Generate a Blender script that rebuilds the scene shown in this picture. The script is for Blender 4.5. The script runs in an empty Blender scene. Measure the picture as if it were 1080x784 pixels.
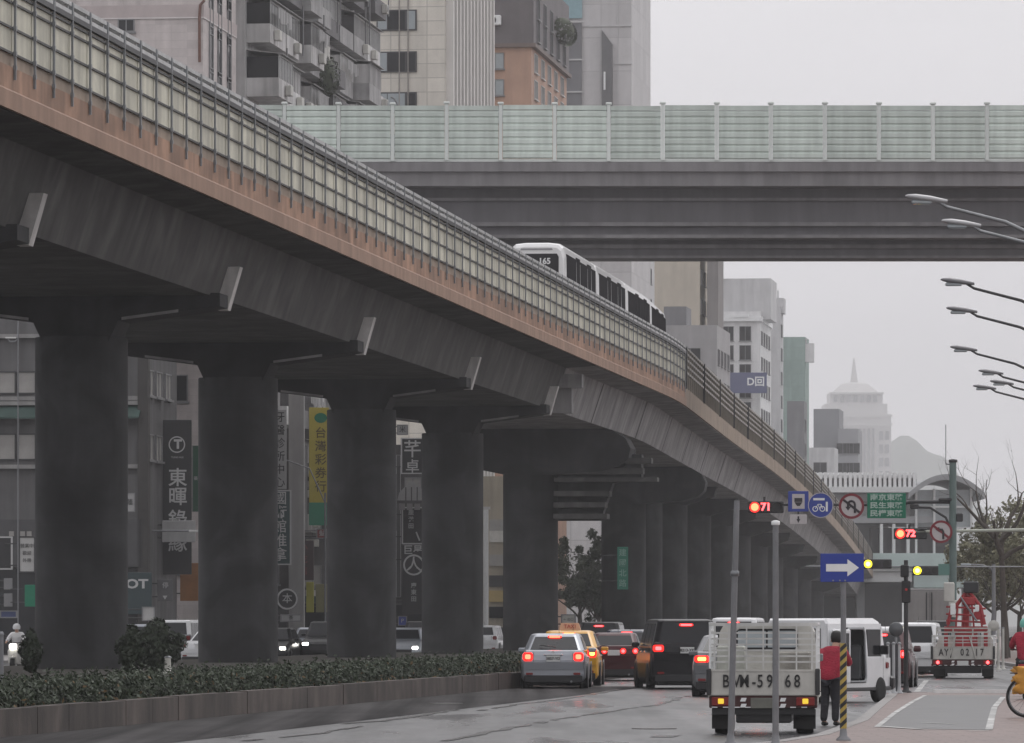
import bpy, math, random
from mathutils import Vector, Matrix
random.seed(7)
PI = math.pi
SC = bpy.context.scene
COL = SC.collection
F = 6000.0          # focal length in photo pixels
EYE = 1.68          # camera height
M = 0.1192          # run of the street (dx per dy)
HEAD = -math.atan(M)
def W(px, py, Y):
    return Vector(((px-540)*Y/F, Y, EYE-(py-658)*Y/F))
def RX(Y, k):       # street-parallel line k metres left of the axis origin
    return M*Y-k

# ------------------------------------------------------------------ materials
MATS = {}
def mat(name, rgb, rough=0.7, var=0.12, scale=2.0, metal=0.0, streak=0.0, bump=0.0, spec=0.4, coat=0.0, orand=0.0, blotch=0.0):
    if name in MATS: return MATS[name]
    m = bpy.data.materials.new(name); m.use_nodes = True
    nt = m.node_tree; N = nt.nodes; L = nt.links
    b = N['Principled BSDF']
    b.inputs['Roughness'].default_value = rough
    b.inputs['Metallic'].default_value = metal
    b.inputs['Specular IOR Level'].default_value = spec
    b.inputs['Coat Weight'].default_value = coat
    b.inputs['Coat Roughness'].default_value = 0.08
    tc = N.new('ShaderNodeTexCoord')
    n1 = N.new('ShaderNodeTexNoise'); n1.inputs['Scale'].default_value = scale
    n1.inputs['Detail'].default_value = 6; n1.inputs['Roughness'].default_value = 0.65
    L.new(tc.outputs['Object'], n1.inputs['Vector'])
    src = n1.outputs['Fac']
    mr = N.new('ShaderNodeMapRange')
    mr.inputs['From Min'].default_value = 0.3; mr.inputs['From Max'].default_value = 0.7
    mr.inputs['To Min'].default_value = 1-var; mr.inputs['To Max'].default_value = 1+var
    L.new(src, mr.inputs['Value'])
    fac = mr.outputs['Result']
    if streak > 0:
        mp = N.new('ShaderNodeMapping'); mp.inputs['Scale'].default_value = (1.4, 1.4, 0.13)
        L.new(tc.outputs['Object'], mp.inputs['Vector'])
        n2 = N.new('ShaderNodeTexNoise'); n2.inputs['Scale'].default_value = 1.1; n2.inputs['Detail'].default_value = 5
        L.new(mp.outputs['Vector'], n2.inputs['Vector'])
        m2 = N.new('ShaderNodeMapRange')
        m2.inputs['From Min'].default_value = 0.35; m2.inputs['From Max'].default_value = 0.65
        m2.inputs['To Min'].default_value = 1-streak; m2.inputs['To Max'].default_value = 1.0+streak*0.3
        L.new(n2.outputs['Fac'], m2.inputs['Value'])
        mm = N.new('ShaderNodeMath'); mm.operation = 'MULTIPLY'
        L.new(fac, mm.inputs[0]); L.new(m2.outputs['Result'], mm.inputs[1]); fac = mm.outputs[0]
    def times(f, sock):
        q = N.new('ShaderNodeMath'); q.operation = 'MULTIPLY'; L.new(f, q.inputs[0]); L.new(sock, q.inputs[1]); return q.outputs[0]
    if orand > 0:      # each panel weathered a little differently
        oi = N.new('ShaderNodeObjectInfo'); q = N.new('ShaderNodeMapRange'); q.inputs['To Min'].default_value = 1-orand; q.inputs['To Max'].default_value = 1+orand*.6
        L.new(oi.outputs['Random'], q.inputs['Value']); fac = times(fac, q.outputs['Result'])
    if blotch > 0:     # old water stains and patched areas with soft edges
        n4 = N.new('ShaderNodeTexNoise'); n4.inputs['Scale'].default_value = .45; n4.inputs['Detail'].default_value = 7; n4.inputs['Distortion'].default_value = .8
        L.new(tc.outputs['Object'], n4.inputs['Vector']); q = N.new('ShaderNodeMapRange')
        q.inputs['From Min'].default_value = .42; q.inputs['From Max'].default_value = .60; q.inputs['To Min'].default_value = 1-blotch; q.inputs['To Max'].default_value = 1+blotch*.5
        L.new(n4.outputs['Fac'], q.inputs['Value']); fac = times(fac, q.outputs['Result'])
    vm = N.new('ShaderNodeVectorMath'); vm.operation = 'SCALE'
    vm.inputs[0].default_value = rgb
    L.new(fac, vm.inputs['Scale'])
    L.new(vm.outputs['Vector'], b.inputs['Base Color'])
    if bump > 0:
        bp = N.new('ShaderNodeBump'); bp.inputs['Strength'].default_value = bump; bp.inputs['Distance'].default_value = 0.02
        n3 = N.new('ShaderNodeTexNoise'); n3.inputs['Scale'].default_value = scale*8; n3.inputs['Detail'].default_value = 4
        L.new(tc.outputs['Object'], n3.inputs['Vector']); L.new(n3.outputs['Fac'], bp.inputs['Height'])
        L.new(bp.outputs['Normal'], b.inputs['Normal'])
    m.diffuse_color = (*rgb, 1)
    MATS[name] = m
    return m
def emit(name, rgb, strength):
    if name in MATS: return MATS[name]
    m = bpy.data.materials.new(name); m.use_nodes = True
    b = m.node_tree.nodes['Principled BSDF']
    b.inputs['Base Color'].default_value = (rgb[0]*.6, rgb[1]*.6, rgb[2]*.6, 1)
    b.inputs['Emission Color'].default_value = (*rgb, 1)
    b.inputs['Emission Strength'].default_value = strength
    b.inputs['Roughness'].default_value = 0.3
    MATS[name] = m
    return m
def brick_mat(name, rgb, mortar, bw, bh, rough=0.75, gap=0.012, streak=0.0, var=0.1, axis='XZ', offset=0.0):
    m = mat(name, rgb, rough, var, 1.2, streak=streak)
    nt = m.node_tree; N = nt.nodes; L = nt.links
    b = N['Principled BSDF']; old = b.inputs['Base Color'].links[0].from_socket
    tc = [n for n in N if n.type == 'TEX_COORD'][0]
    sep = N.new('ShaderNodeSeparateXYZ'); L.new(tc.outputs['Object'], sep.inputs[0])
    cmb = N.new('ShaderNodeCombineXYZ')
    if axis == 'XZ':
        ad = N.new('ShaderNodeMath'); ad.operation = 'ADD'
        L.new(sep.outputs['X'], ad.inputs[0]); L.new(sep.outputs['Y'], ad.inputs[1])
        L.new(ad.outputs[0], cmb.inputs['X']); L.new(sep.outputs['Z'], cmb.inputs['Y'])
    else:
        L.new(sep.outputs['X'], cmb.inputs['X']); L.new(sep.outputs['Y'], cmb.inputs['Y'])
    br = N.new('ShaderNodeTexBrick'); br.offset = offset
    br.inputs['Scale'].default_value = 1.0; br.inputs['Brick Width'].default_value = bw; br.inputs['Row Height'].default_value = bh
    br.inputs['Mortar Size'].default_value = gap; br.inputs['Color1'].default_value = (1, 1, 1, 1)
    br.inputs['Color2'].default_value = (.86, .86, .86, 1); br.inputs['Mortar'].default_value = (*mortar, 1)
    L.new(cmb.outputs[0], br.inputs['Vector'])
    mx = N.new('ShaderNodeVectorMath'); mx.operation = 'MULTIPLY'
    L.new(old, mx.inputs[0]); L.new(br.outputs['Color'], mx.inputs[1])
    L.new(mx.outputs[0], b.inputs['Base Color'])
    return m

# ------------------------------------------------------------------ mesh builder
class MB:
    def __init__(s): s.v = []; s.f = []; s.sm = []
    def add(s, vs, fs, T=None, smooth=False):
        n = len(s.v)
        s.v += [tuple(T @ Vector(p)) if T is not None else tuple(p) for p in vs]
        s.f += [tuple(i+n for i in f) for f in fs]
        s.sm += [smooth]*len(fs)
        return s
    def box(s, x0, x1, y0, y1, z0, z1, T=None):
        return s.add([(x0,y0,z0),(x1,y0,z0),(x1,y1,z0),(x0,y1,z0),(x0,y0,z1),(x1,y0,z1),(x1,y1,z1),(x0,y1,z1)],
                     [(0,3,2,1),(4,5,6,7),(0,1,5,4),(1,2,6,5),(2,3,7,6),(3,0,4,7)], T)
    def bbox(s, x0, x1, y0, y1, z0, z1, r=0.03, T=None):
        # box with chamfered edges all round
        xs=[x0,x0+r,x1-r,x1]; ys=[y0,y0+r,y1-r,y1]; zs=[z0,z0+r,z1-r,z1]
        def ring(ix, z):
            a,b_,c,d = (xs[ix],xs[3-ix],ys[ix],ys[3-ix])
            e = r*0.7
            return [(a+e,c,z),(b_-e,c,z),(b_,c+e,z),(b_,d-e,z),(b_-e,d,z),(a+e,d,z),(a,d-e,z),(a,c+e,z)]
        R=[ring(1,z0),ring(0,zs[1]),ring(0,zs[2]),ring(1,z1)]
        return s.loft(R, T, caps=True)
    def loft(s, rings, T=None, caps=True, closed=True, smooth=False):
        n = len(rings[0]); vs = [p for r in rings for p in r]; fs = []
        for i in range(len(rings)-1):
            for j in range(n if closed else n-1):
                k = (j+1) % n
                fs.append((i*n+j, i*n+k, (i+1)*n+k, (i+1)*n+j))
        s.add(vs, fs, T, smooth)
        if caps:      # end faces on vertices of their own, so that they stay crisp
            if not smooth:
                b = len(s.v)-len(vs); L_ = (len(rings)-1)*n
                s.f += [tuple(b+j for j in reversed(range(n))), tuple(b+L_+j for j in range(n))]; s.sm += [False, False]
            else:
                s.add(list(reversed(rings[0])), [tuple(range(n))], T, False); s.add(list(rings[-1]), [tuple(range(n))], T, False)
        return s
    def tube(s, pts, r, n=8, T=None, caps=True):
        pts = [Vector(p) for p in pts]
        rs = r if isinstance(r, (list, tuple)) else [r]*len(pts)
        rings = []; ref = None
        for i, p in enumerate(pts):
            d = (pts[min(i+1, len(pts)-1)]-pts[max(i-1, 0)])
            if d.length < 1e-9: d = Vector((0,0,1))
            d.normalize()
            if ref is None:
                ref = Vector((1,0,0)) if abs(d.x) < .9 else Vector((0,1,0))
            u = (ref - d*ref.dot(d)).normalized(); ref = u; w = d.cross(u)
            rings.append([p+u*rs[i]*math.cos(2*PI*k/n)+w*rs[i]*math.sin(2*PI*k/n) for k in range(n)])
        return s.loft(rings, T, caps, smooth=True)
    def lathe(s, prof, n=20, T=None, axis='z'):
        rings = []
        for r, h in prof:
            ring = []
            for k in range(n):
                c, q = r*math.cos(2*PI*k/n), r*math.sin(2*PI*k/n)
                ring.append({'z':(c,q,h),'x':(h,c,q),'y':(q,h,c)}[axis])
            rings.append(ring)
        return s.loft(rings, T, True, smooth=True)
    def prism(s, poly, y0, y1, T=None):       # polygon in xz, extruded along y
        return s.loft([[(x,y0,z) for x,z in poly],[(x,y1,z) for x,z in poly]], T)
    def prismx(s, poly, x0, x1, T=None):      # polygon in yz, extruded along x
        return s.loft([[(x0,y,z) for y,z in poly],[(x1,y,z) for y,z in poly]], T)
    def prismz(s, poly, z0, z1, T=None):
        return s.loft([[(x,y,z0) for x,y in poly],[(x,y,z1) for x,y in poly]], T)
    def disc(s, c, r, y, n=20, r2=None, th=0.02):   # disc in the xz plane, facing -y, th thick
        return s.prism([(c[0]+r*math.cos(2*PI*k/n), c[1]+(r2 or r)*math.sin(2*PI*k/n)) for k in range(n)], y-th, y)
    def ring(s, c, r0, r1, y, n=28, th=0.02):
        R = []
        for k in range(n):
            a = 2*PI*k/n; ca, sa = math.cos(a), math.sin(a)
            R.append([(c[0]+r0*ca,y-th,c[1]+r0*sa),(c[0]+r1*ca,y-th,c[1]+r1*sa),(c[0]+r1*ca,y,c[1]+r1*sa),(c[0]+r0*ca,y,c[1]+r0*sa)])
        R.append(R[0])
        return s.loft(R, caps=False)
    def mesh(s, name, m, fix=True):
        me = bpy.data.meshes.new(name); me.from_pydata(s.v, [], s.f)
        if m is not None: me.materials.append(m)
        if fix:
            import bmesh
            b = bmesh.new(); b.from_mesh(me); bmesh.ops.recalc_face_normals(b, faces=b.faces); b.to_mesh(me); b.free()
        me.polygons.foreach_set('use_smooth', s.sm)
        me.update(); return me
    def build(s, name, m, parent=None, loc=None, rz=0, fix=True):
        o = bpy.data.objects.new(name, s.mesh(name, m, fix)); COL.objects.link(o)
        if parent is not None: o.parent = parent
        if loc is not None: o.location = loc
        if rz: o.rotation_euler.z = rz
        return o
def link(name, me, parent=None, loc=(0,0,0), rot=(0,0,0)):
    o = bpy.data.objects.new(name, me); COL.objects.link(o)
    if parent is not None: o.parent = parent
    o.location = loc; o.rotation_euler = rot
    return o
def tag(o, label=None, cat=None, group=None, kind=None):
    if label: o['label'] = label
    if cat: o['category'] = cat
    if group: o['group'] = group
    if kind: o['kind'] = kind
    return o
def thing(name, label, cat, loc=(0,0,0), rz=0.0, group=None):
    o = bpy.data.objects.new(name, None); COL.objects.link(o)
    o.empty_display_size = 0.2
    o.location = loc; o.rotation_euler.z = rz
    return tag(o, label, cat, group)
def copy_tree(o, parent=None):
    c = o.copy(); COL.objects.link(c)
    if parent is not None: c.parent = parent
    for ch in list(o.children): copy_tree(ch, c)
    return c
TXT = {}
def text_mesh(s, size, m, depth=0.012, bold=0.0):
    key = (s, size, m.name, depth, bold)
    if key in TXT: return TXT[key]
    cu = bpy.data.curves.new('lettering', 'FONT'); cu.body = s; cu.size = size
    cu.align_x = 'CENTER'; cu.align_y = 'CENTER'; cu.extrude = depth/2; cu.resolution_u = 3; cu.offset = bold
    ob = bpy.data.objects.new('lettering', cu); COL.objects.link(ob)
    bpy.context.view_layer.update()
    dg = bpy.context.evaluated_depsgraph_get()
    me = bpy.data.meshes.new_from_object(ob.evaluated_get(dg)); me.name = 'lettering'
    bpy.data.objects.remove(ob); bpy.data.curves.remove(cu)
    me.materials.clear(); me.materials.append(m)
    TXT[key] = me
    return me
def text(s, size, m, parent, loc, rot=(PI/2,0,0), name='lettering', bold=0.0, sx=1.0):
    o = link(name, text_mesh(s, size, m, bold=bold), parent, loc, rot)
    o.scale.x = sx
    return o
def vtext(chars, size, m, parent, x, y, ztop, step, bold=0.004):
    for i, c in enumerate(chars):
        if c != ' ': text(c, size, m, parent, (x, y, ztop-step*(i+.5)), bold=bold)

# ------------------------------------------------------------------ palette
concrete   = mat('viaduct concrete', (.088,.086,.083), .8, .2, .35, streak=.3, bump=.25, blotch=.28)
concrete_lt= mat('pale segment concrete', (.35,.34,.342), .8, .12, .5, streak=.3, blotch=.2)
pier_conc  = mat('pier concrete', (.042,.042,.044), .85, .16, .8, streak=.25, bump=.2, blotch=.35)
tan_conc   = mat('painted tan parapet', (.375,.225,.152), .7, .14, .5, streak=.3, blotch=.25)
tan_low    = mat('tan kerb strip', (.345,.22,.158), .7, .14, .6, streak=.2)
cream      = mat('cream acoustic panel', (.62,.60,.49), .55, .12, .7, streak=.25, blotch=.14)
cream_dk   = mat('grimy acoustic panel', (.33,.255,.19), .6, .15, .6, streak=.2)
rail_wh    = mat('galvanised white rail', (.45,.455,.45), .45, .2, 2, metal=.2)
steel_dk   = mat('dark steel', (.05,.05,.052), .5, .2, 2, metal=.4)
steel_gy   = mat('grey galvanised steel', (.25,.26,.27), .45, .15, 3, metal=.6)
pole_gy    = mat('grey painted pole', (.22,.225,.235), .5, .15, 3, metal=.2, streak=.2)
pole_gn    = mat('green grey mast paint', (.13,.18,.17), .5, .12, 3)
white_pt   = mat('white paint', (.78,.79,.79), .4, .05, 3)
white_dirty= mat('dirty white paint', (.56,.55,.51), .5, .12, 2.5, streak=.25)
black_pt   = mat('black paint', (.02,.02,.022), .35, .1, 3)
rubber     = mat('tyre rubber', (.018,.018,.018), .8, .15, 6)
glass_dk   = mat('dark glazing', (.016,.017,.02), .12, .1, 2, spec=.3)
glass_sky  = mat('pale glazing', (.34,.38,.40), .08, .1, 1.5, spec=.6)
glass_teal = mat('teal glazing', (.22,.36,.40), .12, .1, 1.5, spec=.6)
lens_off   = mat('dark signal lens', (.02,.02,.02), .25, .1, 3)
blue_sign  = mat('blue sign sheet', (.03,.055,.30), .4, .06, 3)
red_paint  = mat('red paint', (.40,.02,.03), .45, .1, 3)
yellow_pt  = mat('yellow paint', (.70,.38,.02), .45, .1, 3)
green_sign = mat('green sign sheet', (.0,.16,.085), .4, .06, 3)
red_on     = emit('red lamp lit', (1,.055,.06), 7)
red_halo   = emit('red lens lit', (1,.02,.015), 1.8)
amber_on   = emit('amber lamp lit', (1,.36,.06), 7)
yellow_on  = emit('yellow signal lit', (1,.86,.02), 2.6)
head_on    = emit('headlamp lit', (1,.97,.9), 14)
# ------------------------------------------------------------------ world, sun, camera, haze
w = bpy.data.worlds.new('World'); SC.world = w; w.use_nodes = True
nt = w.node_tree; bg = nt.nodes['Background']
sky = nt.nodes.new('ShaderNodeTexSky'); sky.sky_type = 'NISHITA'; sky.sun_disc = False
SUN_EL, SUN_AZ = 58, 25
sky.sun_elevation = math.radians(SUN_EL); sky.sun_rotation = math.radians(SUN_AZ)
sky.air_density = 2.0; sky.dust_density = 8.0; sky.ozone_density = 1.0
hs = nt.nodes.new('ShaderNodeHueSaturation'); hs.inputs['Saturation'].default_value = 0.07
mx = nt.nodes.new('ShaderNodeMix'); mx.data_type = 'RGBA'; mx.inputs['Factor'].default_value = 0.75
mx.inputs['B'].default_value = (7.25, 7.1, 7.4, 1)     # the even layer of cloud in front of that sky
nt.links.new(sky.outputs[0], hs.inputs['Color']); nt.links.new(hs.outputs[0], mx.inputs['A'])
tcw = nt.nodes.new('ShaderNodeTexCoord'); nz = nt.nodes.new('ShaderNodeTexNoise'); nz.inputs['Scale'].default_value = 7; nz.inputs['Detail'].default_value = 5
mpw = nt.nodes.new('ShaderNodeMapping'); mpw.inputs['Scale'].default_value = (1, 1, 3); nt.links.new(tcw.outputs['Generated'], mpw.inputs['Vector']); nt.links.new(mpw.outputs[0], nz.inputs['Vector'])
rgw = nt.nodes.new('ShaderNodeMapRange'); rgw.inputs['From Min'].default_value = .3; rgw.inputs['From Max'].default_value = .7; rgw.inputs['To Min'].default_value = .95; rgw.inputs['To Max'].default_value = 1.05
nt.links.new(nz.outputs['Fac'], rgw.inputs['Value']); scw = nt.nodes.new('ShaderNodeVectorMath'); scw.operation = 'SCALE'
nt.links.new(mx.outputs['Result'], scw.inputs[0]); nt.links.new(rgw.outputs['Result'], scw.inputs['Scale'])
nt.links.new(scw.outputs[0], bg.inputs['Color']); bg.inputs['Strength'].default_value = 0.142
sl = bpy.data.lights.new('sun', 'SUN'); sl.energy = 0.6; sl.angle = math.radians(30); sl.color = (1, .98, .95)
so = bpy.data.objects.new('sun', sl); COL.objects.link(so)
az = math.radians(SUN_AZ)
sd = Vector((math.sin(az)*math.cos(math.radians(SUN_EL)), math.cos(az)*math.cos(math.radians(SUN_EL)), math.sin(math.radians(SUN_EL))))
so.rotation_euler = sd.to_track_quat('Z', 'Y').to_euler(); so.location = (0, 0, 80)
cam = bpy.data.cameras.new('camera'); co = bpy.data.objects.new('camera', cam); COL.objects.link(co)
cam.sensor_fit = 'HORIZONTAL'; cam.sensor_width = 36; cam.lens = 36*F/1080; cam.shift_y = 266/1080
cam.clip_end = 20000; cam.clip_start = 0.5
co.location = (0, 0, EYE); co.rotation_euler = (PI/2, 0, 0)
SC.camera = co
SC.view_settings.view_transform = 'Standard'; SC.view_settings.look = 'None'; SC.view_settings.exposure = 0.0; SC.view_settings.gamma = 1
SC.cycles.use_denoising = True
SC.cycles.volume_bounces = 1
SC.cycles.max_bounces = 8; SC.cycles.diffuse_bounces = 3; SC.cycles.glossy_bounces = 3
SC.cycles.sample_clamp_indirect = 6
HAZE = 0.00021
hz = MB().box(-1500, 1500, -40, 6200, -1.2, 300).build('haze', None)
hm = bpy.data.materials.new('haze air'); hm.use_nodes = True; N = hm.node_tree.nodes
N.remove(N['Principled BSDF'])
pv = N.new('ShaderNodeVolumePrincipled'); pv.inputs['Color'].default_value = (.985, .985, 1, 1); pv.inputs['Density'].default_value = HAZE
pv.inputs['Anisotropy'].default_value = 0.0
hm.node_tree.links.new(pv.outputs[0], N['Material Output'].inputs['Volume'])
hz.data.materials.append(hm); tag(hz, kind='stuff', label='pale drizzly haze filling the street')

# ------------------------------------------------------------------ ground, roads, kerbs, markings
def wet_mat(name, rgb, r0, r1, scale, bump=.15):
    m = mat(name, rgb, .3, .22, .25)
    nt = m.node_tree; N = nt.nodes; L = nt.links; b = N['Principled BSDF']
    tc = [n for n in N if n.type == 'TEX_COORD'][0]
    mp = N.new('ShaderNodeMapping'); mp.inputs['Rotation'].default_value = (0, 0, -HEAD); mp.inputs['Scale'].default_value = (1.0, .13, 1)
    L.new(tc.outputs['Object'], mp.inputs['Vector'])
    n = N.new('ShaderNodeTexNoise'); n.inputs['Scale'].default_value = scale; n.inputs['Detail'].default_value = 5
    L.new(mp.outputs[0], n.inputs['Vector'])
    mr = N.new('ShaderNodeMapRange'); mr.inputs['From Min'].default_value = .35; mr.inputs['From Max'].default_value = .65
    mr.inputs['To Min'].default_value = r0; mr.inputs['To Max'].default_value = r1
    L.new(n.outputs['Fac'], mr.inputs['Value']); L.new(mr.outputs[0], b.inputs['Roughness'])
    n2 = N.new('ShaderNodeTexNoise'); n2.inputs['Scale'].default_value = 9; n2.inputs['Detail'].default_value = 3
    L.new(tc.outputs['Object'], n2.inputs['Vector'])
    bp = N.new('ShaderNodeBump'); bp.inputs['Strength'].default_value = bump; bp.inputs['Distance'].default_value = .01
    L.new(n2.outputs['Fac'], bp.inputs['Height']); L.new(bp.outputs[0], b.inputs['Normal'])
    b.inputs['Specular IOR Level'].default_value = .6
    # wheel tracks and long darker streaks along the lanes
    mq = N.new('ShaderNodeMapping'); mq.inputs['Rotation'].default_value = (0, 0, -HEAD); mq.inputs['Scale'].default_value = (1.6, .02, 1)
    L.new(tc.outputs['Object'], mq.inputs['Vector']); n5 = N.new('ShaderNodeTexNoise'); n5.inputs['Scale'].default_value = 1.0; n5.inputs['Detail'].default_value = 6
    L.new(mq.outputs[0], n5.inputs['Vector']); q5 = N.new('ShaderNodeMapRange'); q5.inputs['From Min'].default_value = .38; q5.inputs['From Max'].default_value = .62; q5.inputs['To Min'].default_value = .5; q5.inputs['To Max'].default_value = 1.25
    L.new(n5.outputs['Fac'], q5.inputs['Value']); v5 = N.new('ShaderNodeVectorMath'); v5.operation = 'SCALE'
    L.new(b.inputs['Base Color'].links[0].from_socket, v5.inputs[0]); L.new(q5.outputs['Result'], v5.inputs['Scale']); L.new(v5.outputs[0], b.inputs['Base Color'])
    ad5 = N.new('ShaderNodeMath'); ad5.operation = 'MULTIPLY'; L.new(mr.outputs[0], ad5.inputs[0]); ad5.inputs[1].default_value = 1.0; L.new(ad5.outputs[0], b.inputs['Roughness'])
    return m
asphalt = wet_mat('wet asphalt', (.055,.055,.058), .20, .54, .55, .22)
pave = brick_mat('reddish paving', (.165,.108,.094), (.55,.55,.55), .6, .6, .45, .02, axis='XY', var=.2, offset=.5)
lane_wh = mat('worn road paint', (.42,.42,.41), .5, .4, 3, blotch=.4)
soil = mat('planting soil', (.035,.03,.022), .95, .3, 4)
kerb_m = mat('stained kerb concrete', (.085,.068,.060), .75, .25, 1.2, streak=.4, bump=.3, blotch=.4)
kerb_lt = mat('worn kerb stone', (.26,.25,.245), .7, .15, 2)
ground_m = mat('city ground', (.075,.074,.073), .8, .2, .05)
MB().add([(-3000,-60,0),(3000,-60,0),(3000,12000,0),(-3000,12000,0)], [(0,1,2,3)]).build('ground', ground_m)['kind'] = 'structure'
def strip(name, kL, kR, Y0, Y1, z, m, n=1):
    vs = []; fs = []
    for i in range(n+1):
        Y = Y0+(Y1-Y0)*i/n
        vs += [(RX(Y,kL),Y,z),(RX(Y,kR),Y,z)]
        if i: fs.append((2*i-2,2*i-1,2*i+1,2*i))
    o = MB().add(vs, fs).build(name, m); o['kind'] = 'structure'; return o
strip('road', 17.5, -14, -50, 1500, .004, asphalt)
rl = wet_mat('dark matt asphalt', (.058,.055,.056), .8, 1.0, .5, .3); rl.node_tree.nodes['Principled BSDF'].inputs['Specular IOR Level'].default_value = .08
strip('dark_lane_strip', 17.5, 14.3, 60, 152, .0085, rl)  # darker, rougher asphalt strip beside the planter wall, nearly without specular
# right hand refuge / sidewalk with a rounded nose
edge = [(2.3,40),(2.35,66),(2.5,70.5),(2.9,73.2),(3.45,75.2),(4.3,80),(5.6,92),(6.9,108),(8.1,122.5),(8.45,127),(8.9,129.2),(9.35,129.6)]
poly = edge + [(9.7,129.3),(10.2,127.8),(14.5,127.8),(16.5,133),(60,139),(60,40)]
MB().prismz(poly, 0, .12).build('sidewalk', pave)['kind'] = 'structure'
kb = MB()
for (a, b) in zip(edge[:-1], edge[1:]):
    d = Vector((b[0]-a[0], b[1]-a[1])); n = Vector((d.y, -d.x)).normalized()*.16; o_ = Vector((-d.y, d.x)).normalized()*.03
    kb.prismz([(a[0]+o_.x,a[1]+o_.y),(b[0]+o_.x,b[1]+o_.y),(b[0]+n.x,b[1]+n.y),(a[0]+n.x,a[1]+n.y)], .002, .128)
kb.build('kerb', kerb_lt)['kind'] = 'structure'
# the asphalt crossing patch let into the refuge, with its white outline
def gp(px, py, z=.124):
    Y = F*(EYE-z)/(py-658); return Vector(((px-540)*Y/F, Y, z))
patch = [gp(*p) for p in [(925,767),(944,752),(963,740),(976,733.5),(1058,733.5),(1050,746),(1047,757),(1043,770),(985,769)]]
MB().add([tuple(p) for p in patch], [tuple(range(len(patch)))]).build('crossing_patch', mat('patch asphalt', (.085,.085,.086), .45, .2, 1.0))['kind'] = 'structure'
mk = MB()
def line_on(pts, wdt, z):
    pts = [Vector((p.x, p.y, z)) for p in pts]
    for a, b in zip(pts[:-1], pts[1:]):
        d = (b-a); n = Vector((d.y, -d.x, 0)).normalized()*wdt/2
        mk.add([a-n, a+n, b+n, b-n], [(0,1,2,3)])
line_on([gp(925,767), gp(944,752), gp(963,740), gp(976,733.5)], .09, .129)
line_on([gp(1058,735.5), gp(1049,746), gp(1046,757), gp(1043,770)], .11, .129)
line_on([gp(927,766.3), gp(950,768), gp(973,769.5)], .13, .130)
line_on([gp(1022,771), gp(1043,771)], .13, .130)
line_on([gp(973,762.5), gp(1006,764)], .12, .130)
pb = MB(); pb.box(9.45, 14.6, 127.6, 127.78, .121, .20); pb.build('kerb', mat('white painted kerb', (.72,.72,.71), .6, .15, 2))['kind'] = 'structure'
# lane edge and lane lines on the carriageway
def lane(k, Ys, wdt=.13, z=.009):
    for (a, b) in Ys:
        line_on([Vector((RX(a,k),a,z)), Vector((RX(b,k),b,z))], wdt, z)
lane(13.1, [(a, a+4) for a in range(200, 420, 10)], .11)
lane(9.9, [(73,76.5)]+[(a, a+4) for a in range(180, 420, 10)], .11)
line_on([gp(966,731,.004), gp(977,718,.004)], .15, .009)
mk.build('road_markings', lane_wh)['kind'] = 'structure'
# tar seams: long crooked sealed cracks
tar = mat('tar seam', (.012,.012,.012), .25, .1, 3)
ts = MB(); rnd = random.Random(3)
def seam(pts, w0):
    P = [gp(x, y, .004) for x, y in pts]
    Q = []
    for a, b in zip(P[:-1], P[1:]):
        n = max(2, int((b-a).length/1.2))
        for i in range(n):
            p = a.lerp(b, i/n); Q.append(Vector((p.x+rnd.uniform(-.07,.07), p.y, .0125)))
    for a, b in zip(Q[:-1], Q[1:]):
        if rnd.random() < .12: continue
        d = b-a; n = Vector((d.y, -d.x, 0)).normalized()*w0*rnd.uniform(.4,1)
        ts.add([a-n, a+n, b+n, b-n], [(0,1,2,3)])
seam([(470,782),(565,763),(606,756),(690,744),(730,733)], .10)
seam([(505,750),(545,743.5),(600,737),(657,727)], .10)
seam([(360,764),(400,761),(450,754),(490,748)], .11)
seam([(240,784),(330,775),(395,765)], .09)
seam([(700,778),(716,774)], .2)
ts.build('tar_seams', tar)['kind'] = 'structure'
for i, (px, py, lab) in enumerate(((470,742.5,'near the planter wall'),(690,769,'before the caged pickup'))):
    p = gp(px, py, .004); R = []
    o = MB().prismz([(p.x+.36*math.cos(2*PI*k/24), p.y+.36*math.sin(2*PI*k/24)) for k in range(24)], .004, .017).build('manhole_cover', mat('worn iron', (.10,.095,.09), .35, .2, 6, metal=.7))
    tag(o, 'round iron manhole cover in the wet road '+lab, 'manhole cover')
# median: planter wall, soil, left carriageway
def prism_strip(name, k0, k1, Y0, Y1, z0, z1, m):
    o = MB().prismz([(RX(Y0,k0),Y0),(RX(Y0,k1),Y0),(RX(Y1,k1),Y1),(RX(Y1,k0),Y1)], z0, z1).build(name, m)
    o['kind'] = 'structure'; return o
kw = MB(); Y = 60.0
while Y < 330:
    L_ = 2.4; j = rnd.uniform(-.012,.012)
    kw.prismz([(RX(Y,17.76)+j,Y),(RX(Y,17.5)+j,Y),(RX(Y+L_-.02,17.5)+j,Y+L_-.02),(RX(Y+L_-.02,17.76)+j,Y+L_-.02)], .0, .42+j)
    Y += L_
kw.build('kerb_wall', kerb_m)['kind'] = 'structure'
prism_strip('planting_strip', 36.5, 17.765, 60, 330, 0, .38, soil)
strip('left_road', 54.5, 36.8, 60, 1200, .005, asphalt)
o = MB().prismz([(RX(60,66),60),(RX(60,50),60),(RX(292,50),292),(RX(292,66),292)], 0, .13).build('left_pavement', kerb_lt); o['kind'] = 'structure'
o = MB().prismz([(RX(318,66),318),(RX(318,52),318),(RX(1000,52),1000),(RX(1000,66),1000)], 0, .13).build('far_pavement', kerb_lt); o['kind'] = 'structure'
rp = [(15.6,152),(17.0,180),(18.8,205),(20.7,250),(23.2,290),(25.8,325),(32,400),(48,600),(58,700)]
o = MB().prismz(rp+[(120,700),(120,152)], 0, .12).build('right_pavement', pave); o['kind'] = 'structure'
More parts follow.
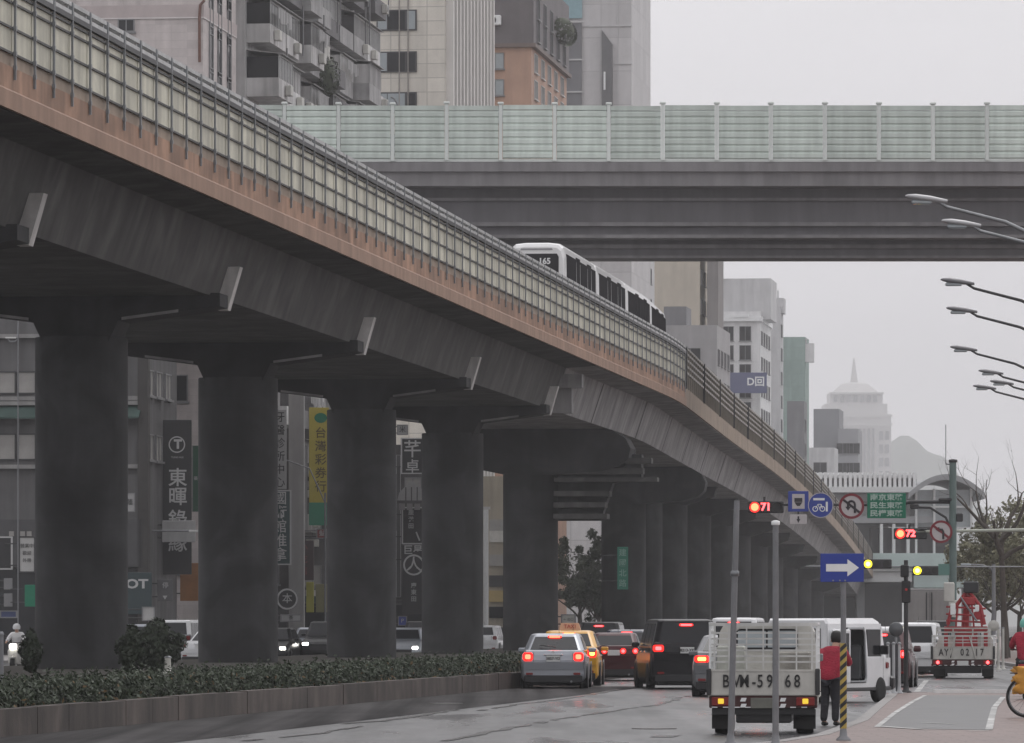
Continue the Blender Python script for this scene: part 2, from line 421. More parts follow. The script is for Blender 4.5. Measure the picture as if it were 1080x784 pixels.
kb = MB()
for (a, b) in zip(rp[:-1], rp[1:]): kb.prismz([(a[0]-.05,a[1]),(b[0]-.05,b[1]),(b[0]+.2,b[1]),(a[0]+.2,a[1])], .002, .132)
kb.build('kerb', kerb_lt)['kind'] = 'structure'
# hills far off
hb = MB(); nx, ny = 60, 14; vs = []; fs = []
for j in range(ny):
    for i in range(nx):
        px = 760+i*9.0; Yh = 5200+j*50
        u = (px-905)/55
        h = 1.65*(105*math.exp(-((px-935)/85)**2)+45*math.exp(-((px-1040)/75)**2))
        h *= math.sin(PI*j/(ny-1)); h *= 1+.03*math.sin(px*.05+j*.3)+.025*math.sin(px*.13-j*.5)
        vs.append(((px-540)*Yh/F, Yh, max(-.5, h)))
for j in range(ny-1):
    for i in range(nx-1):
        a = j*nx+i; fs.append((a,a+1,a+nx+1,a+nx))
hb.add(vs, fs, None, True).build('hills', mat('wooded hill', (.09,.11,.09), .9, .3, .02))['kind'] = 'structure'
# ------------------------------------------------------------------ elevated railway
def slope(Y):
    if Y < 280: return M
    if Y < 300: return M+(.080-M)*(Y-280)/20
    if Y < 345: return .080
    if Y < 380: return .080+.009*(Y-345)/35
    return .089
XB = {}
_x = M*60-26.04
for _y in range(60, 760):
    XB[_y] = _x; _x += slope(_y+.5)
def xb(Y):
    i = min(max(int(Y), 60), 758); return XB[i]+(XB[i+1]-XB[i])*(Y-i)
def hz_(Y): return 14.45 - (4.5e-5*(Y-345)**2 if Y > 345 else 0) + EYE
def vp(Y, d, dz):        # point d metres left of the barrier face, dz below the barrier top
    m = slope(Y); n = math.sqrt(1+m*m)
    return Vector((xb(Y)-d/n, Y+d*m/n, hz_(Y)-dz))
def vbox(mb, Ya, Yb, d0, d1, z0, z1):
    R = []
    for Y in (Ya, Yb): R.append([vp(Y,d0,z0), vp(Y,d1,z0), vp(Y,d1,z1), vp(Y,d0,z1)])
    mb.loft(R)
def sweep(mb, sec, Ya, Yb, step=6.0, gapped=None):
    n = max(1, round((Yb-Ya)/step))
    mb.loft([[vp(Ya+(Yb-Ya)*i/n, d, dz) for d, dz in sec] for i in range(n+1)])
via = thing('elevated_railway', 'long curving concrete metro viaduct with cream noise barrier over the median', 'viaduct', (vp(220,6,0).x, 220, 0))
def vbuild(mb, name, m, parent=via):
    off = via.location
    mb.v = [(x-off.x, y-off.y, z-off.z) for x, y, z in mb.v]
    return mb.build(name, m, parent)
YS, YM, YE = 70, 296.4, 715
# deck: slab with cantilevers and the box girder (one skin)
g = MB(); sweep(g, [(0.10,3.12),(0.10,2.75),(11.9,2.75),(11.9,3.12),(10.6,3.2),(10.0,5.05),(2.0,5.05),(1.4,3.2)], YS, 250)
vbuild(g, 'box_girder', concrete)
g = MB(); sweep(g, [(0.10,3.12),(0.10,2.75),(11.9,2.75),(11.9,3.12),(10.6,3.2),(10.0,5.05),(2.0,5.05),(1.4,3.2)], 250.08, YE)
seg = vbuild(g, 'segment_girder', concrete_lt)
Y = 266.0
while Y < 420:
    j = MB(); a = [vp(Y+dy, d, z) for dy, d, z in ((0,1.39,3.22),(.3,1.39,3.22),(.3,1.985,5.04),(0,1.985,5.04))]; b = [vp(Y+dy, d+.08, z) for dy, d, z in ((0,1.39,3.22),(.3,1.39,3.22),(.3,1.985,5.04),(0,1.985,5.04))]
    j.loft([a, b]); vbuild(j, 'joint', concrete, seg); Y += 22
# running slab and guide rails
g = MB(); sweep(g, [(1.0,2.74),(1.0,2.5),(4.4,2.5),(4.4,2.74)], YS, YE); sweep(g, [(7.4,2.74),(7.4,2.5),(10.8,2.5),(10.8,2.74)], YS, YE)
vbuild(g, 'running_slab', concrete)
def parapet(side):
    s = lambda d: d if side == 0 else 12-d
    g = MB(); sweep(g, [(s(0),3.08),(s(0),2.15),(s(.22),2.15),(s(.22),2.745),(s(.1),2.745),(s(.1),3.08)], YS, YM)
    p = vbuild(g, 'parapet', tan_conc)
    g = MB(); sweep(g, [(s(0),3.08),(s(0),2.15),(s(.22),2.15),(s(.22),2.745),(s(.1),2.745),(s(.1),3.08)], YM+.02, YE); vbuild(g, 'weathered_parapet', mat('weathered parapet', (.34,.265,.20), .75, .18, .5, streak=.25))
    g = MB(); sweep(g, [(s(-.07),3.12),(s(-.07),2.72),(s(-.004),2.66),(s(-.004),3.12)], YS, YM)
    vbuild(g, 'ledge', tan_low, p)
    g = MB(); sweep(g, [(s(.06),2.148),(s(.06),1.86),(s(.14),1.86),(s(.14),2.148)], YS, YM)
    b = vbuild(g, 'noise_barrier', cream_dk)
    g = MB(); Y = YS
    while Y < YM-.5:
        vbox(g, Y+.05, Y+2.1, s(.04), s(.12), 1.855, .42); Y += 2.15
    vbuild(g, 'acoustic_panel', cream, b)
    g = MB()
    for dz in (1.84, 1.28, .72, .50):
        sweep(g, [(s(-.01),dz+.025),(s(-.01),dz-.025),(s(.035),dz-.025),(s(.035),dz+.025)], YS, YM)
    sweep(g, [(s(-.06),.42),(s(-.06),.30),(s(.16),.30),(s(.16),.42)], YS, YM)
    vbuild(g, 'horizontal_rail', steel_dk, b)
    g = MB(); Y = YS
    while Y < YM-.5:
        vbox(g, Y+.16, Y+2.0, s(-.05), s(.12), .29, .20); vbox(g, Y+.16, Y+2.0, s(-.05), s(.12), .10, .0); 
        vbox(g, Y+.2, Y+.3, s(0), s(.06), .2, .1); vbox(g, Y+1.8, Y+1.9, s(0), s(.06), .2, .1); Y += 2.15
    vbuild(g, 'top_rail', rail_wh, b)
    # posts: a standing rib with a foot and three small brackets
    ys = []; Y = YS
    while Y < YM: ys.append(Y); Y += 2.15
    def post(mb, Y):
        vbox(mb, Y-.03, Y+.03, s(-.062), s(-.012), 2.42, .02)
        for dz in (1.84, 1.28, .72, 2.15): vbox(mb, Y-.05, Y+.05, s(-.075), s(.0), dz+.05, dz-.05)
        vbox(mb, Y-.05, Y+.05, s(-.06), s(.05), .34, 0.0)
    if side == 0:
        own = [y for y in ys if y > 108][:98]
        base = MB(); post(base, own[0]); p0 = vbuild(base, 'post', steel_gy, b)
        for y in own[1:]:
            c = p0.copy(); COL.objects.link(c); c.parent = b
            d = vp(y,0,0)-vp(own[0],0,0); c.location = d
        rest = [y for y in ys if y not in own]
    else: rest = ys
    if rest:
        g = MB()
        for y in rest: post(g, y)
        r = vbuild(g, 'post', steel_gy, b); r['kind'] = 'stuff'
    # older, browner barrier past the curve
    g = MB(); sweep(g, [(s(.05),2.148),(s(.05),1.3),(s(.13),1.3),(s(.13),2.148)], YM+.1, YE)
    b2 = vbuild(g, 'weathered_barrier', mat('weathered barrier board', (.33,.28,.225), .65, .25, .6, streak=.3))
    g = MB()
    for dz in (1.28, .95, .62, .3, .02):
        sweep(g, [(s(-.03),dz+.09),(s(-.03),dz-.02),(s(.06),dz-.02),(s(.06),dz+.09)], YM+.1, YE)
    vbuild(g, 'horizontal_rail', mat('weathered rail', (.33,.31,.28), .5, .2, 1), b2)
    Y = YM+.1; rest = MB(); n2 = 0
    while Y < YE-3:
        g = MB() if (side == 0 and n2 < 90) else rest
        vbox(g, Y, Y+.16, s(-.10), s(.1), 2.2, 0.0)
        if g is not rest: vbuild(g, 'stanchion', steel_dk, b2); n2 += 1
        Y += 20
    g = MB(); Y = YM+1.2
    while Y < YE-3:
        vbox(g, Y, Y+.10, s(-.045), s(.05), 2.14, .06); Y += 2.15
    vbuild(g, 'rib', mat('weathered rib', (.21,.19,.16), .6, .2, 1), b2)['kind'] = 'stuff'
    if rest.v: vbuild(rest, 'stanchion', steel_dk, b2)['kind'] = 'stuff'
    g = MB(); sweep(g, [(s(.08),1.27),(s(.08),.05),(s(.11),.05),(s(.11),1.27)], YM+.1, YE)
    vbuild(g, 'screen', mat('smoky screen', (.36,.335,.28), .6, .2, .5, streak=.3), b2)
    return p
parapet(0); parapet(1)
# piers: round shaft, hammerhead, pale drain cover on the web
pier_Y = [136.1, 164.2, 191.2, 219.7, 246.8, 276.0, 342, 360, 388, 418, 448, 480, 512, 546, 582, 620, 660]
for i, Y in enumerate(pier_Y):
    late = Y > 260
    c = vp(Y, 6.0, 5.0); top = c.z
    t = Matrix.Translation((c.x, Y, 0))@Matrix.Rotation(-math.atan(slope(Y)), 4, 'Z')
    g = MB(); R = 1.34
    g.lathe([(R,0.0),(R,2.15)], 40, t); g.lathe([(R-.015,2.151),(R-.015,2.18)], 40, t); zz = 2.181
    while zz < top-1.3:
        z2 = min(zz+2.35, top-1.2); g.lathe([(R-.004,zz),(R-.004,z2-.03)], 40, t); g.lathe([(R-.012,z2-.029),(R-.012,z2-.001)], 40, t); zz = z2
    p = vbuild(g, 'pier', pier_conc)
    g = MB()
    if not late:
        prof = [(-4.2,top-.36),(-4.2,top+.015),(4.2,top+.015),(4.2,top-.36),(1.25,top-.75),(.9,top-1.5),(-.9,top-1.5),(-1.25,top-.75)]
        g.prism(prof, -.92, .92, t)
    elif i < 7:
        prof = [(-4.3,top+.015),(3.3,top+.015),(4.1,top-.12),(4.75,top-.5),(5.0,top-1.0),(4.9,top-1.5),(4.5,top-1.85),(3.6,top-2.1),(1.36,top-2.25),(-1.36,top-2.2),(-4.3,top-1.6)]
        g.prism(prof, -1.4, 1.4, t)
    else:
        g.prism([(-3.6,top+.015),(3.4,top+.015),(3.2,top-.7),(1.3,top-1.3),(-1.3,top-1.3),(-3.2,top-.7)], -.9, .9, t)
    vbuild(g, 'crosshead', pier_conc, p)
    if not late:
        for sx in (1, -1):
            g = MB(); g.prism([(sx*1.36,top-.74),(sx*3.0,top-.53),(sx*3.0,top-.45),(sx*1.36,top-.66)], -1.0, -.925, t); vbuild(g, 'edge_beam', concrete_lt, p)
        # drain cover, leaning with the web
        g = MB(); a = [vp(Y+dy, d, z) for dy, d, z in ((-.25,1.75,4.15),(.25,1.75,4.15),(.25,2.1,5.4),(-.25,2.1,5.4))]
        b = [vp(Y+dy, d, z) for dy, d, z in ((-.25,1.36,4.15),(.25,1.36,4.15),(.25,1.72,5.4),(-.25,1.72,5.4))]
        g.loft([a, b]); vbuild(g, 'drain_cover', mat('pale drain cover', (.62,.60,.585), .7, .15, 1.5, streak=.3), p)
    elif i == 5:
        for q, (xa, xb_, z0, z1) in enumerate(((1.3,6.0,7.72,7.98),(1.3,5.6,7.22,7.5),(1.3,6.3,6.85,7.05),(1.3,4.0,6.15,6.4),(1.3,3.8,5.6,5.85),(1.3,3.9,5.05,5.3))):
            g = MB(); g.box(xa, xb_, -1.2-.12*q, -.4, z0+EYE, z1+EYE, t); vbuild(g, 'bearing_ledge', concrete, p)
        g = MB(); g.prism([(1.3,5.0+EYE),(3.4,5.0+EYE),(4.0,6.8+EYE),(5.4,7.1+EYE),(5.4,8.2+EYE),(1.3,8.2+EYE)], .0, 1.0, t); vbuild(g, 'cross_beam', pier_conc, p)
# the pale end face of the crossbeam at the joint with the segment girder
g = MB(); vbox(g, 249.3, 250.0, .62, 2.6, 3.5, 4.1); vbox(g, 249.6, 250.3, 1.1, 2.0, 4.1, 5.2); vbuild(g, 'end_block', concrete_lt)

# ------------------------------------------------------------------ metro train (four cars on the near track)
TW = mat('train white', (.80,.80,.80), .28, .05, 1.0, spec=.5, coat=.3)
TG = mat('train dark window', (.035,.034,.037), .6, .1, 1.0, spec=.0)
TGr = mat('train grey trim', (.30,.30,.31), .4, .1, 1.0)
TFL = 16.8+EYE      # roof height above the ground
tr = thing('metro_train', 'white four-car metro train running along the elevated railway', 'train', (vp(250,2.7,0).x, 250, hz_(250)-2.5))
def tp(Y, u, z):    # u: right of the train axis, z: above running surface
    p = vp(Y, 2.7-u, 0); p.z = hz_(Y)-2.5+z; return p-tr.location
H_ = TFL-(hz_(250)-2.5)
car_len = 13.2
sec = [(-1.18,.55),(-1.28,1.0),(-1.28,2.3),(-1.25,H_-.62),(-1.16,H_-.22),(-.96,H_-.05),(-.5,H_),(.5,H_),(.96,H_-.05),(1.16,H_-.22),(1.25,H_-.62),(1.28,2.3),(1.28,1.0),(1.18,.55)]
for ci in range(4):
    Y0 = 250+ci*(car_len+.55); Y1 = Y0+car_len
    g = MB(); rings = []
    prof = [(0,.93,-.22,.0),(.12,.97,-.08,.0),(.35,.99,-.02,0),(.8,1,0,0)]
    if ci > 0: prof = [(0,.96,-.06,0),(.15,1,0,0)]
    for (dy, sc_, dz, _) in prof:
        rings.append([tp(Y0+dy, u*sc_, (z if z < 1.2 else 1.2+(z-1.2)*(H_-1.2+dz)/(H_-1.2))) for u, z in sec])
    rings.append([tp(Y1-.15, u, z) for u, z in sec]); rings.append([tp(Y1, u*.96, z if z < 1.2 else 1.2+(z-1.2)*.97) for u, z in sec])
    g.loft(rings); body = g.build('carriage', TW, tr)
    def side_pane(ya, yb, z0, z1, su):
        q = MB()
        def uu(z): return (1.292 if z < 2.3 else 1.292-.032*(z-2.3)/(H_-2.92))*su
        pts = [(ya,z0),(yb,z0),(yb,z1),(ya,z1)]
        q.loft([[tp(y, uu(z), z) for y, z in pts], [tp(y, uu(z)-.05*su, z) for y, z in pts]])
        return q
    zt = H_-.5
    for su in (1, -1):
        for (ya, yb) in ((.7,4.6),(4.75,6.2),(6.35,9.35),(9.5,11.0),(11.15,12.9)):
            door = (ya in (4.75, 9.5))
            side_pane(Y0+ya, Y0+yb, .9 if door else 1.45, zt+(.1 if door else 0), su).build('door' if door else 'window', TG, body)
        q = side_pane(Y0+.4, Y0+car_len-.4, .78, .86, su); q.build('waist_stripe', TGr, body)
    if ci == 0:
        q = MB(); pts = [(-.98,1.25),(.98,1.25),(.98,H_-.66),(.9,H_-.52),(-.9,H_-.52),(-.98,H_-.66)]
        q.loft([[tp(Y0-.03, u, z) for u, z in pts], [tp(Y0+.12, u, z) for u, z in pts]])
        wsc = q.build('windscreen', TG, body)
        q = MB(); q.loft([[tp(Y0-.02, u, z) for u, z in ((-.72,H_-.36),(.72,H_-.36),(.68,H_-.28),(-.68,H_-.28))],[tp(Y0+.2, u, z) for u, z in ((-.72,H_-.36),(.72,H_-.36),(.68,H_-.28),(-.68,H_-.28))]])
        q.build('roof_lip', TGr, body)
        c = tp(Y0-.035, .36, H_-.86); text('165', .36, white_pt, wsc, c, (PI/2, 0, HEAD), bold=.012)
    # end frame between cars
    q = MB(); q.loft([[tp(Y1, u*.7, .8+(z-.8)*.8) for u, z in sec], [tp(Y1+.56, u*.7, .8+(z-.8)*.8) for u, z in sec]])
    if ci < 3: q.build('gangway', black_pt, body)
    q = MB()
    for dy in (1.5, 9.5):
        q.loft([[tp(Y0+dy, u, z) for u, z in ((-.95,.0),(.95,.0),(.95,.6),(-.95,.6))], [tp(Y0+dy+2.0, u, z) for u, z in ((-.95,.0),(.95,.0),(.95,.6),(-.95,.6))]])
    q.build('bogie', black_pt, body)

# ------------------------------------------------------------------ road overpass across the view
mint = mat('mint noise wall', (.645,.72,.665), .5, .1, .35, streak=.22, orand=.12, blotch=.06)
mint_p = mat('mint post', (.68,.72,.69), .45, .08, 1, orand=.1)
ovc = mat('overpass concrete', (.23,.222,.228), .75, .15, .2, streak=.22)
ovd = mat('overpass steel girder', (.15,.145,.155), .6, .12, .2, streak=.15)
YO = 300.0
def oz(py): return EYE+(658-py)*YO/F
ov = thing('road_overpass', 'wide expressway overpass with pale mint noise wall crossing above the street', 'overpass', (0, YO, 0))
def ob(mb, name, m, parent=ov): return mb.build(name, m, parent)
X0, X1 = -70, 75
g = MB(); g.box(X0, X1, .25, 14.0, oz(196)-0, oz(176)); g.box(X0, X1, 0, .30, oz(181), oz(171)); ob(g, 'deck_slab', ovc)
g = MB()
for (ya, yb) in ((2.2,3.0),(6.2,7.0),(10.6,11.4)): g.box(X0, X1, ya, yb, oz(245.8), oz(196)-.002)
ob(g, 'girder', ovd)
g = MB(); g.box(X0, X1, 1.55, 12.0, oz(249), oz(245.5)); g.box(X0, X1, 1.9, 2.19, oz(209), oz(206)); g.box(X0, X1, 1.75, 2.19, oz(236), oz(232)) 
ob(g, 'flange', ovc)
g = MB(); g.box(X0, X1, 3.4, 8.2, EYE+(658-276)*(YO+8.2)/F, oz(249)-.003); ob(g, 'lower_girder', ovd)
g = MB(); g.box(X0, X1, 3.05, 3.39, oz(258), oz(254)); g.box(X0, X1, 3.2, 3.39, EYE+(658-276)*(YO+8.2)/F, oz(268)); ob(g, 'lower_flange', ovc)
g = MB()
x = X0
rr = random.Random(5)
while x < X1:
    L_ = rr.uniform(3, 9); 
    if rr.random() < .55: g.tube([(x,.32+.1,oz(187.5)+rr.uniform(-.1,.1)),(min(x+L_,X1),.42,oz(187.5)+rr.uniform(-.1,.1))], .05, 6)
    x += L_+rr.uniform(.3,2)
g.box(X0, X1, .31, .5, oz(193), oz(191)); ob(g, 'cable_duct', steel_gy)
# noise wall: corrugated panels between posts
wall = MB(); wall.box(X0, X1, -.02, .2, oz(170.8), oz(168)); nw = ob(wall, 'noise_wall', mint_p)
pw = 57.0*YO/F; xs = (300-540)*YO/F; k0 = int((X0-xs)/pw)-0
pan = MB(); zb, zt = oz(168), oz(116.5)
n = 7; rings = []
for i in range(n):
    a = zb+(zt-zb)*i/n; b = zb+(zt-zb)*(i+1)/n; d = (b-a)
    rings += [(0.0,a+.005),(-.07,a+d*.18),(-.07,a+d*.72),(0.0,b-d*.08)]
def wave(x0, x1): return [[(x0,y,z) for y, z in rings]+[(x0,.08,zt),(x0,.08,zb)], [(x1,y,z) for y, z in rings]+[(x1,.08,zt),(x1,.08,zb)]]
R = wave(.11, pw-.11); pan.loft(R)
pan.box(.11, pw-.11, -.045, .1, zt+.01, oz(111.5))
pme = pan.mesh('panel', mint)
po = MB(); po.box(-.09, .09, -.14, .1, zb-.1, oz(111)); po.bbox(-.16, .16, -.2, .14, oz(110.8), oz(108.3), .03)
pome = po.mesh('post', mint_p)
cap = MB(); cap.bbox(-.22,.22,-.24,.18,0,.09,.02)
k = -22
while True:
    x = xs+k*pw
    if x > X1-pw: break
    if x > X0:
        link('panel', pme, nw, (x, 0, rr.uniform(-.03,.03))); link('post', pome, nw, (x, 0, rr.uniform(-.02,.04)))
    k += 1

# ------------------------------------------------------------------ metro station over the street
YT = 705.0
def S(px, py): p = W(px, py, YT); return p.x, p.z
st = thing('metro_station', 'pale metro station with white ribbed roof and arched canopy spanning the far street', 'station', (S(940,0)[0], YT, 0))
ox = st.location.x
stw = mat('station white steel', (.66,.68,.68), .45, .08, .3); stg = mat('station grey steel', (.30,.31,.32), .5, .1, .3)
stt = mat('station teal panel', (.48,.60,.58), .4, .08, .3); std = mat('station dark base', (.10,.10,.105), .8, .1, .1)
def sb(mb, px0, px1, py0, py1, y0, y1):
    a = S(px0, py1); b = S(px1, py0); mb.box(a[0]-ox, b[0]-ox, y0, y1, a[1], b[1])
g = MB(); sb(g, 845, 966, 514, 520, -3, 40); roof = g.build('roof', stw, st)
g = MB(); px = 847
while px < 964: sb(g, px, px+3.2, 499, 514, -2.8, 38); px += 5.2
sb(g, 845, 966, 502, 505, -2.5, 38); g.build('skylight_rib', white_pt, roof)
g = MB(); sb(g, 845, 966, 505.5, 513.5, -1.2, 36); g.build('skylight', glass_sky, roof)
g = MB(); sb(g, 845, 962, 521, 529, 0, 36); sb(g, 845, 985, 545, 552, -2, 30); sb(g, 845, 940, 552.5, 583, 6, 30); g.build('platform_beam', stg, st)
g = MB(); sb(g, 845, 962, 529.5, 544.5, 4, 30); g.build('platform_screen', stw, st)
g = MB(); R0 = []
for i in range(15):
    u = -1+2*i/14; px = 996+u*40; py = 521-20*(1-u*u)
    R0.append((px, py))
rings = []
for y in (-4, 24):
    rings.append([(S(a, b)[0]-ox, y, S(a, b)[1]) for a, b in R0]+[(S(a, b+6)[0]-ox, y, S(a, b+6)[1]) for a, b in reversed(R0)])
g.loft(rings); g.build('arched_canopy', stg, st)
g = MB(); sb(g, 966, 1024, 517, 556, -1, 20); g.build('canopy_glazing', glass_sky, st)
g = MB()
for px in (964, 983, 1003, 1022): sb(g, px, px+2.2, 516, 584, -2.2, -1.1)
for px in (927, 940, 955): sb(g, px, px+3, 553, 584, -2.4, -1.2)
sb(g, 964, 1025, 534, 536, -2, -1.05); g.build('column', stw, st)
g = MB(); sb(g, 905, 1028, 584, 599, -4, 24); g.build('footbridge', stt, st)
g = MB(); sb(g, 900, 1028, 599.5, 603, -3.5, 24); sb(g, 880, 960, 603.5, 614, -3, 24); g.build('footbridge_beam', stw, st)
g = MB(); sb(g, 962, 1030, 605, 620, -3, 20); g.build('fascia', stt, st)
g = MB(); sb(g, 920, 1010, 556.5, 583.5, 2, 22); g.build('concourse_glazing', glass_dk, st)
g = MB()
for px in (1018, 905, 860):
    g = MB(); sb(g, px, px+8, 604, 676, 2, 6); g.build('support', stg, st)
g = MB()
a = S(780, 640); b = S(956, 603); g.box(a[0]-ox, b[0]-ox, 8, 22, 0.0, b[1]-.01); g.build('base_wall', std, st)
# ------------------------------------------------------------------ vehicles
def tyre_me(r, wd):
    g = MB(); g.lathe([(r*.62,-wd/2),(r*.94,-wd/2),(r,-wd*.36),(r,wd*.36),(r*.94,wd/2),(r*.62,wd/2)], 22, axis='x')
    t = g.mesh('tyre', rubber)
    g = MB(); g.lathe([(r*.12,-wd*.42),(r*.6,-wd*.36),(r*.63,-wd*.47),(r*.63,wd*.47),(r*.6,wd*.36),(r*.12,wd*.42)], 14, axis='x')
    return t, g.mesh('rim', steel_gy)
WH = {}
def wheel(parent, x, y, r, wd=.2):
    k = (round(r,3), wd)
    if k not in WH: WH[k] = tyre_me(r, wd)
    t = link('wheel', WH[k][0], parent, (x, y, r)); link('rim', WH[k][1], t)
    return t
plate_m = mat('number plate', (.62,.63,.62), .4, .04, 3)
ink = mat('black ink', (.02,.02,.02), .5, .05, 3)
def plate(parent, x, y, z, s='', wd=.36, h=.16):
    p = MB().bbox(-wd/2, wd/2, -.012, .0, -h/2, h/2, .006).build('number_plate', plate_m, parent, (x, y, z))
    if s: text(s, h*.62, ink, p, (0, -.016, 0), bold=.002)
    return p
def lamp(parent, x, y, z, wd, h, on, name='tail_light', base=None, th=.05, inner=.55):
    g = MB().bbox(-wd/2, wd/2, -th, 0, -h/2, h/2, min(wd,h)*.22).build(name, base or (red_halo if on else mat('tail lens', (.18,.012,.012), .25, .1, 3)), parent, (x, y, z))
    if on:
        MB().bbox(-wd*inner/2, wd*inner/2, -th-.012, -th+.004, -h*inner/2, h*inner/2, min(wd,h)*.12).build('bulb', on, g)
    return g
def quad_on(parent, name, pts, m, off=.012):      # thin pane lifted off a surface, pts in order
    P = [Vector(p) for p in pts]; n = (P[1]-P[0]).cross(P[2]-P[0]).normalized()
    return MB().loft([[p+n*off for p in P], [p-n*.01 for p in P]]).build(name, m, parent)
def bil(c, u0, u1, v0, v1):    # sub-rectangle of a quad c = bl, br, tr, tl
    def at(u, v): return (Vector(c[0])*(1-u)+Vector(c[1])*u)*(1-v)+(Vector(c[3])*(1-u)+Vector(c[2])*u)*v
    return [at(u0,v0), at(u1,v0), at(u1,v1), at(u0,v1)]
def car(name, label, X, Y, hd, L=4.4, Wd=1.72, H=1.45, paint=None, trunk=.98, belt=.93, deck=.62, rake=.55, roofY=(1.25,2.75), hood=1.15,
        brake=None, tail=None, front=False, plate_s='', cat='car', group=None, tail_at=None, high=True, round_tail=False, wr=.31, roof_paint=None, zb=.19):
    """origin: ground under the middle of the rear bumper, +y forward"""
    t = thing(name, label, cat, (X, Y, 0), -hd, group)
    w = Wd/2
    def ring(y, k, z0, z1, top=.86):
        return [(-w*k*.9,y,z0),(-w*k*.985,y,z0+.1),(-w*k,y,(z0+z1)*.52),(-w*k*.975,y,z1-.13),(-w*k*top,y,z1),(w*k*top,y,z1),(w*k*.975,y,z1-.13),(w*k,y,(z0+z1)*.52),(w*k*.985,y,z0+.1),(w*k*.9,y,z0)]
    sed = deck > .3
    secs = [ring(0,.90,zb+.1,trunk-.26),ring(.03,.955,zb+.04,trunk-.12),(ring(.10,.975,zb,trunk-.02)),ring(.22,.99,zb,trunk),ring(deck+.1,1,zb,trunk+.005 if sed else belt),
            ring(1.3,1,zb-.04,belt),ring(L-1.6,1,zb-.04,belt),ring(L-hood,.99,zb-.04,belt-.01),ring(L-.55,.975,zb,belt-.13),ring(L-.15,.93,zb+.02,belt-.24),ring(L,.84,zb+.08,belt-.36)]
    g = MB(); g.loft(secs, smooth=False); body = g.build('body', paint, t)
    md = body.modifiers.new('round', 'BEVEL'); md.width = .07; md.segments = 3; md.limit_method = 'ANGLE'; md.angle_limit = .3
    # greenhouse
    y0b = deck if sed else .06; y1b = L-hood-.05; y0t, y1t = roofY; z0 = (trunk if sed else belt)-.03; wb = w*.93; wt = w*.74
    g = MB(); n = 8
    def gring(f, z):
        a = y0b+(y0t-y0b)*f; b = y1b+(y1t-y1b)*f; ww = wb+(wt-wb)*f; c = .12
        return [(-ww+c,a,z),(ww-c,a,z),(ww,a+c*1.3,z),(ww,b-c*1.3,z),(ww-c,b,z),(-ww+c,b,z),(-ww,b-c*1.3,z),(-ww,a+c*1.3,z)]
    g.loft([gring(0,z0),gring(.88,H-.07),gring(.96,H-.03)]+[[(x*.82,(y-(y0t+y1t)/2)*.86+(y0t+y1t)/2,H) for x,y,z in gring(1,H)]])
    gh = g.build('roof', roof_paint or paint, t)
    md = gh.modifiers.new('round', 'BEVEL'); md.width = .06; md.segments = 3; md.limit_method = 'ANGLE'; md.angle_limit = .3
    r0, r1 = gring(0,z0), gring(.88,H-.07)
    quad_on(t, 'rear_window', bil((r0[0],r0[1],r1[1],r1[0]), .03,.97,.10,.93), glass_sky if False else glass_dk)
    quad_on(t, 'windscreen', bil((r0[4],r0[5],r1[5],r1[4]), .03,.97,.08,.94), glass_dk)
    for (a, b, u) in ((2,3,1),(6,7,-1)):
        q = (r0[a],r0[b],r1[b],r1[a])
        for (u0, u1) in ((.03,.30),(.33,.63),(.66,.95)):
            quad_on(t, 'side_window', bil(q,u0,u1,.12,.93), glass_dk)
    # wheels, arches
    for sx in (-1, 1):
        for y in (.78, L-.82):
            MB().disc((0,0), wr+.06, 0, 24, th=.03).build('wheel_arch', black_pt, t, (sx*(w-.0), y, wr+.01), PI/2)
            wheel(t, sx*(w-.085), y, wr)
        m = MB().bbox(-.10,.10,-.05,.06,-.06,.06,.025).build('mirror', paint, t, (sx*(w+.07), L-hood-.55, belt+.06))
    # rear trim
    MB().bbox(-w*.88, w*.88, -.02, .2, zb-.03, zb+.16, .02).build('rear_valance', black_pt, t)
    MB().bbox(-w*.80, w*.80, .25, L-.3, .10, zb+.1, .03).build('underbody', black_pt, t)
    g = MB(); g.loft([[(-w*.97,.09,trunk-.50),(-w*.9,-.045,trunk-.50),(w*.9,-.045,trunk-.50),(w*.97,.09,trunk-.50)],[(-w*.97,.09,trunk-.30),(-w*.9,-.06,trunk-.31),(w*.9,-.06,trunk-.31),(w*.97,.09,trunk-.30)]])
    g.build('rear_bumper', paint, t)
    plate(t, 0, -.02, trunk-.22, plate_s)
    tz = trunk-.17; tw, th = tail or (.22,.20); tx = tail_at or (w*.92-tw/2)
    for sx in (-1, 1):
        if round_tail:
            for q in (tx, tx-.36):
                o = MB().disc((0,0), .085, 0, 16, th=.05).build('tail_light', red_halo if brake else mat('tail lens', (.18,.012,.012), .25, .1, 3), t, (sx*q, .0, tz))
                if brake: MB().disc((0,0), .05, -.05, 12, th=.012).build('bulb', brake, o)
        else: lamp(t, sx*tx, .03, tz, tw, th, brake)
    if high and brake: lamp(t, 0, (y0b+(y0t-y0b)*.80)-.02, z0+(H-z0)*.80, .36, .055, brake, 'high_brake_light', th=.03, inner=.8)
    # small fittings on the tail
    g = MB(); g.box(-w*.80, w*.80, -.008, .12, trunk-.335, trunk-.322); g.box(-w*.60, -w*.59, -.0, .2, trunk-.33, trunk-.06); g.box(w*.59, w*.60, -.0, .2, trunk-.33, trunk-.06); g.build('boot_seam', black_pt, t)
    if sed:
        MB().bbox(-.24,.24,-.025,.06,trunk-.13,trunk-.10,.008).build('trim_strip', chrome, t)
        MB().disc((0,trunk-.06), .045, .02, 14, th=.02).build('badge', chrome, t)
    for sx in (-1, 1): MB().bbox(-.09,.09,-.06,-.03,-.03,.03,.01).build('reflector', mat('tail lens', (.18,.012,.012), .25, .1, 3), t, (sx*w*.72, -.0, zb+.20))
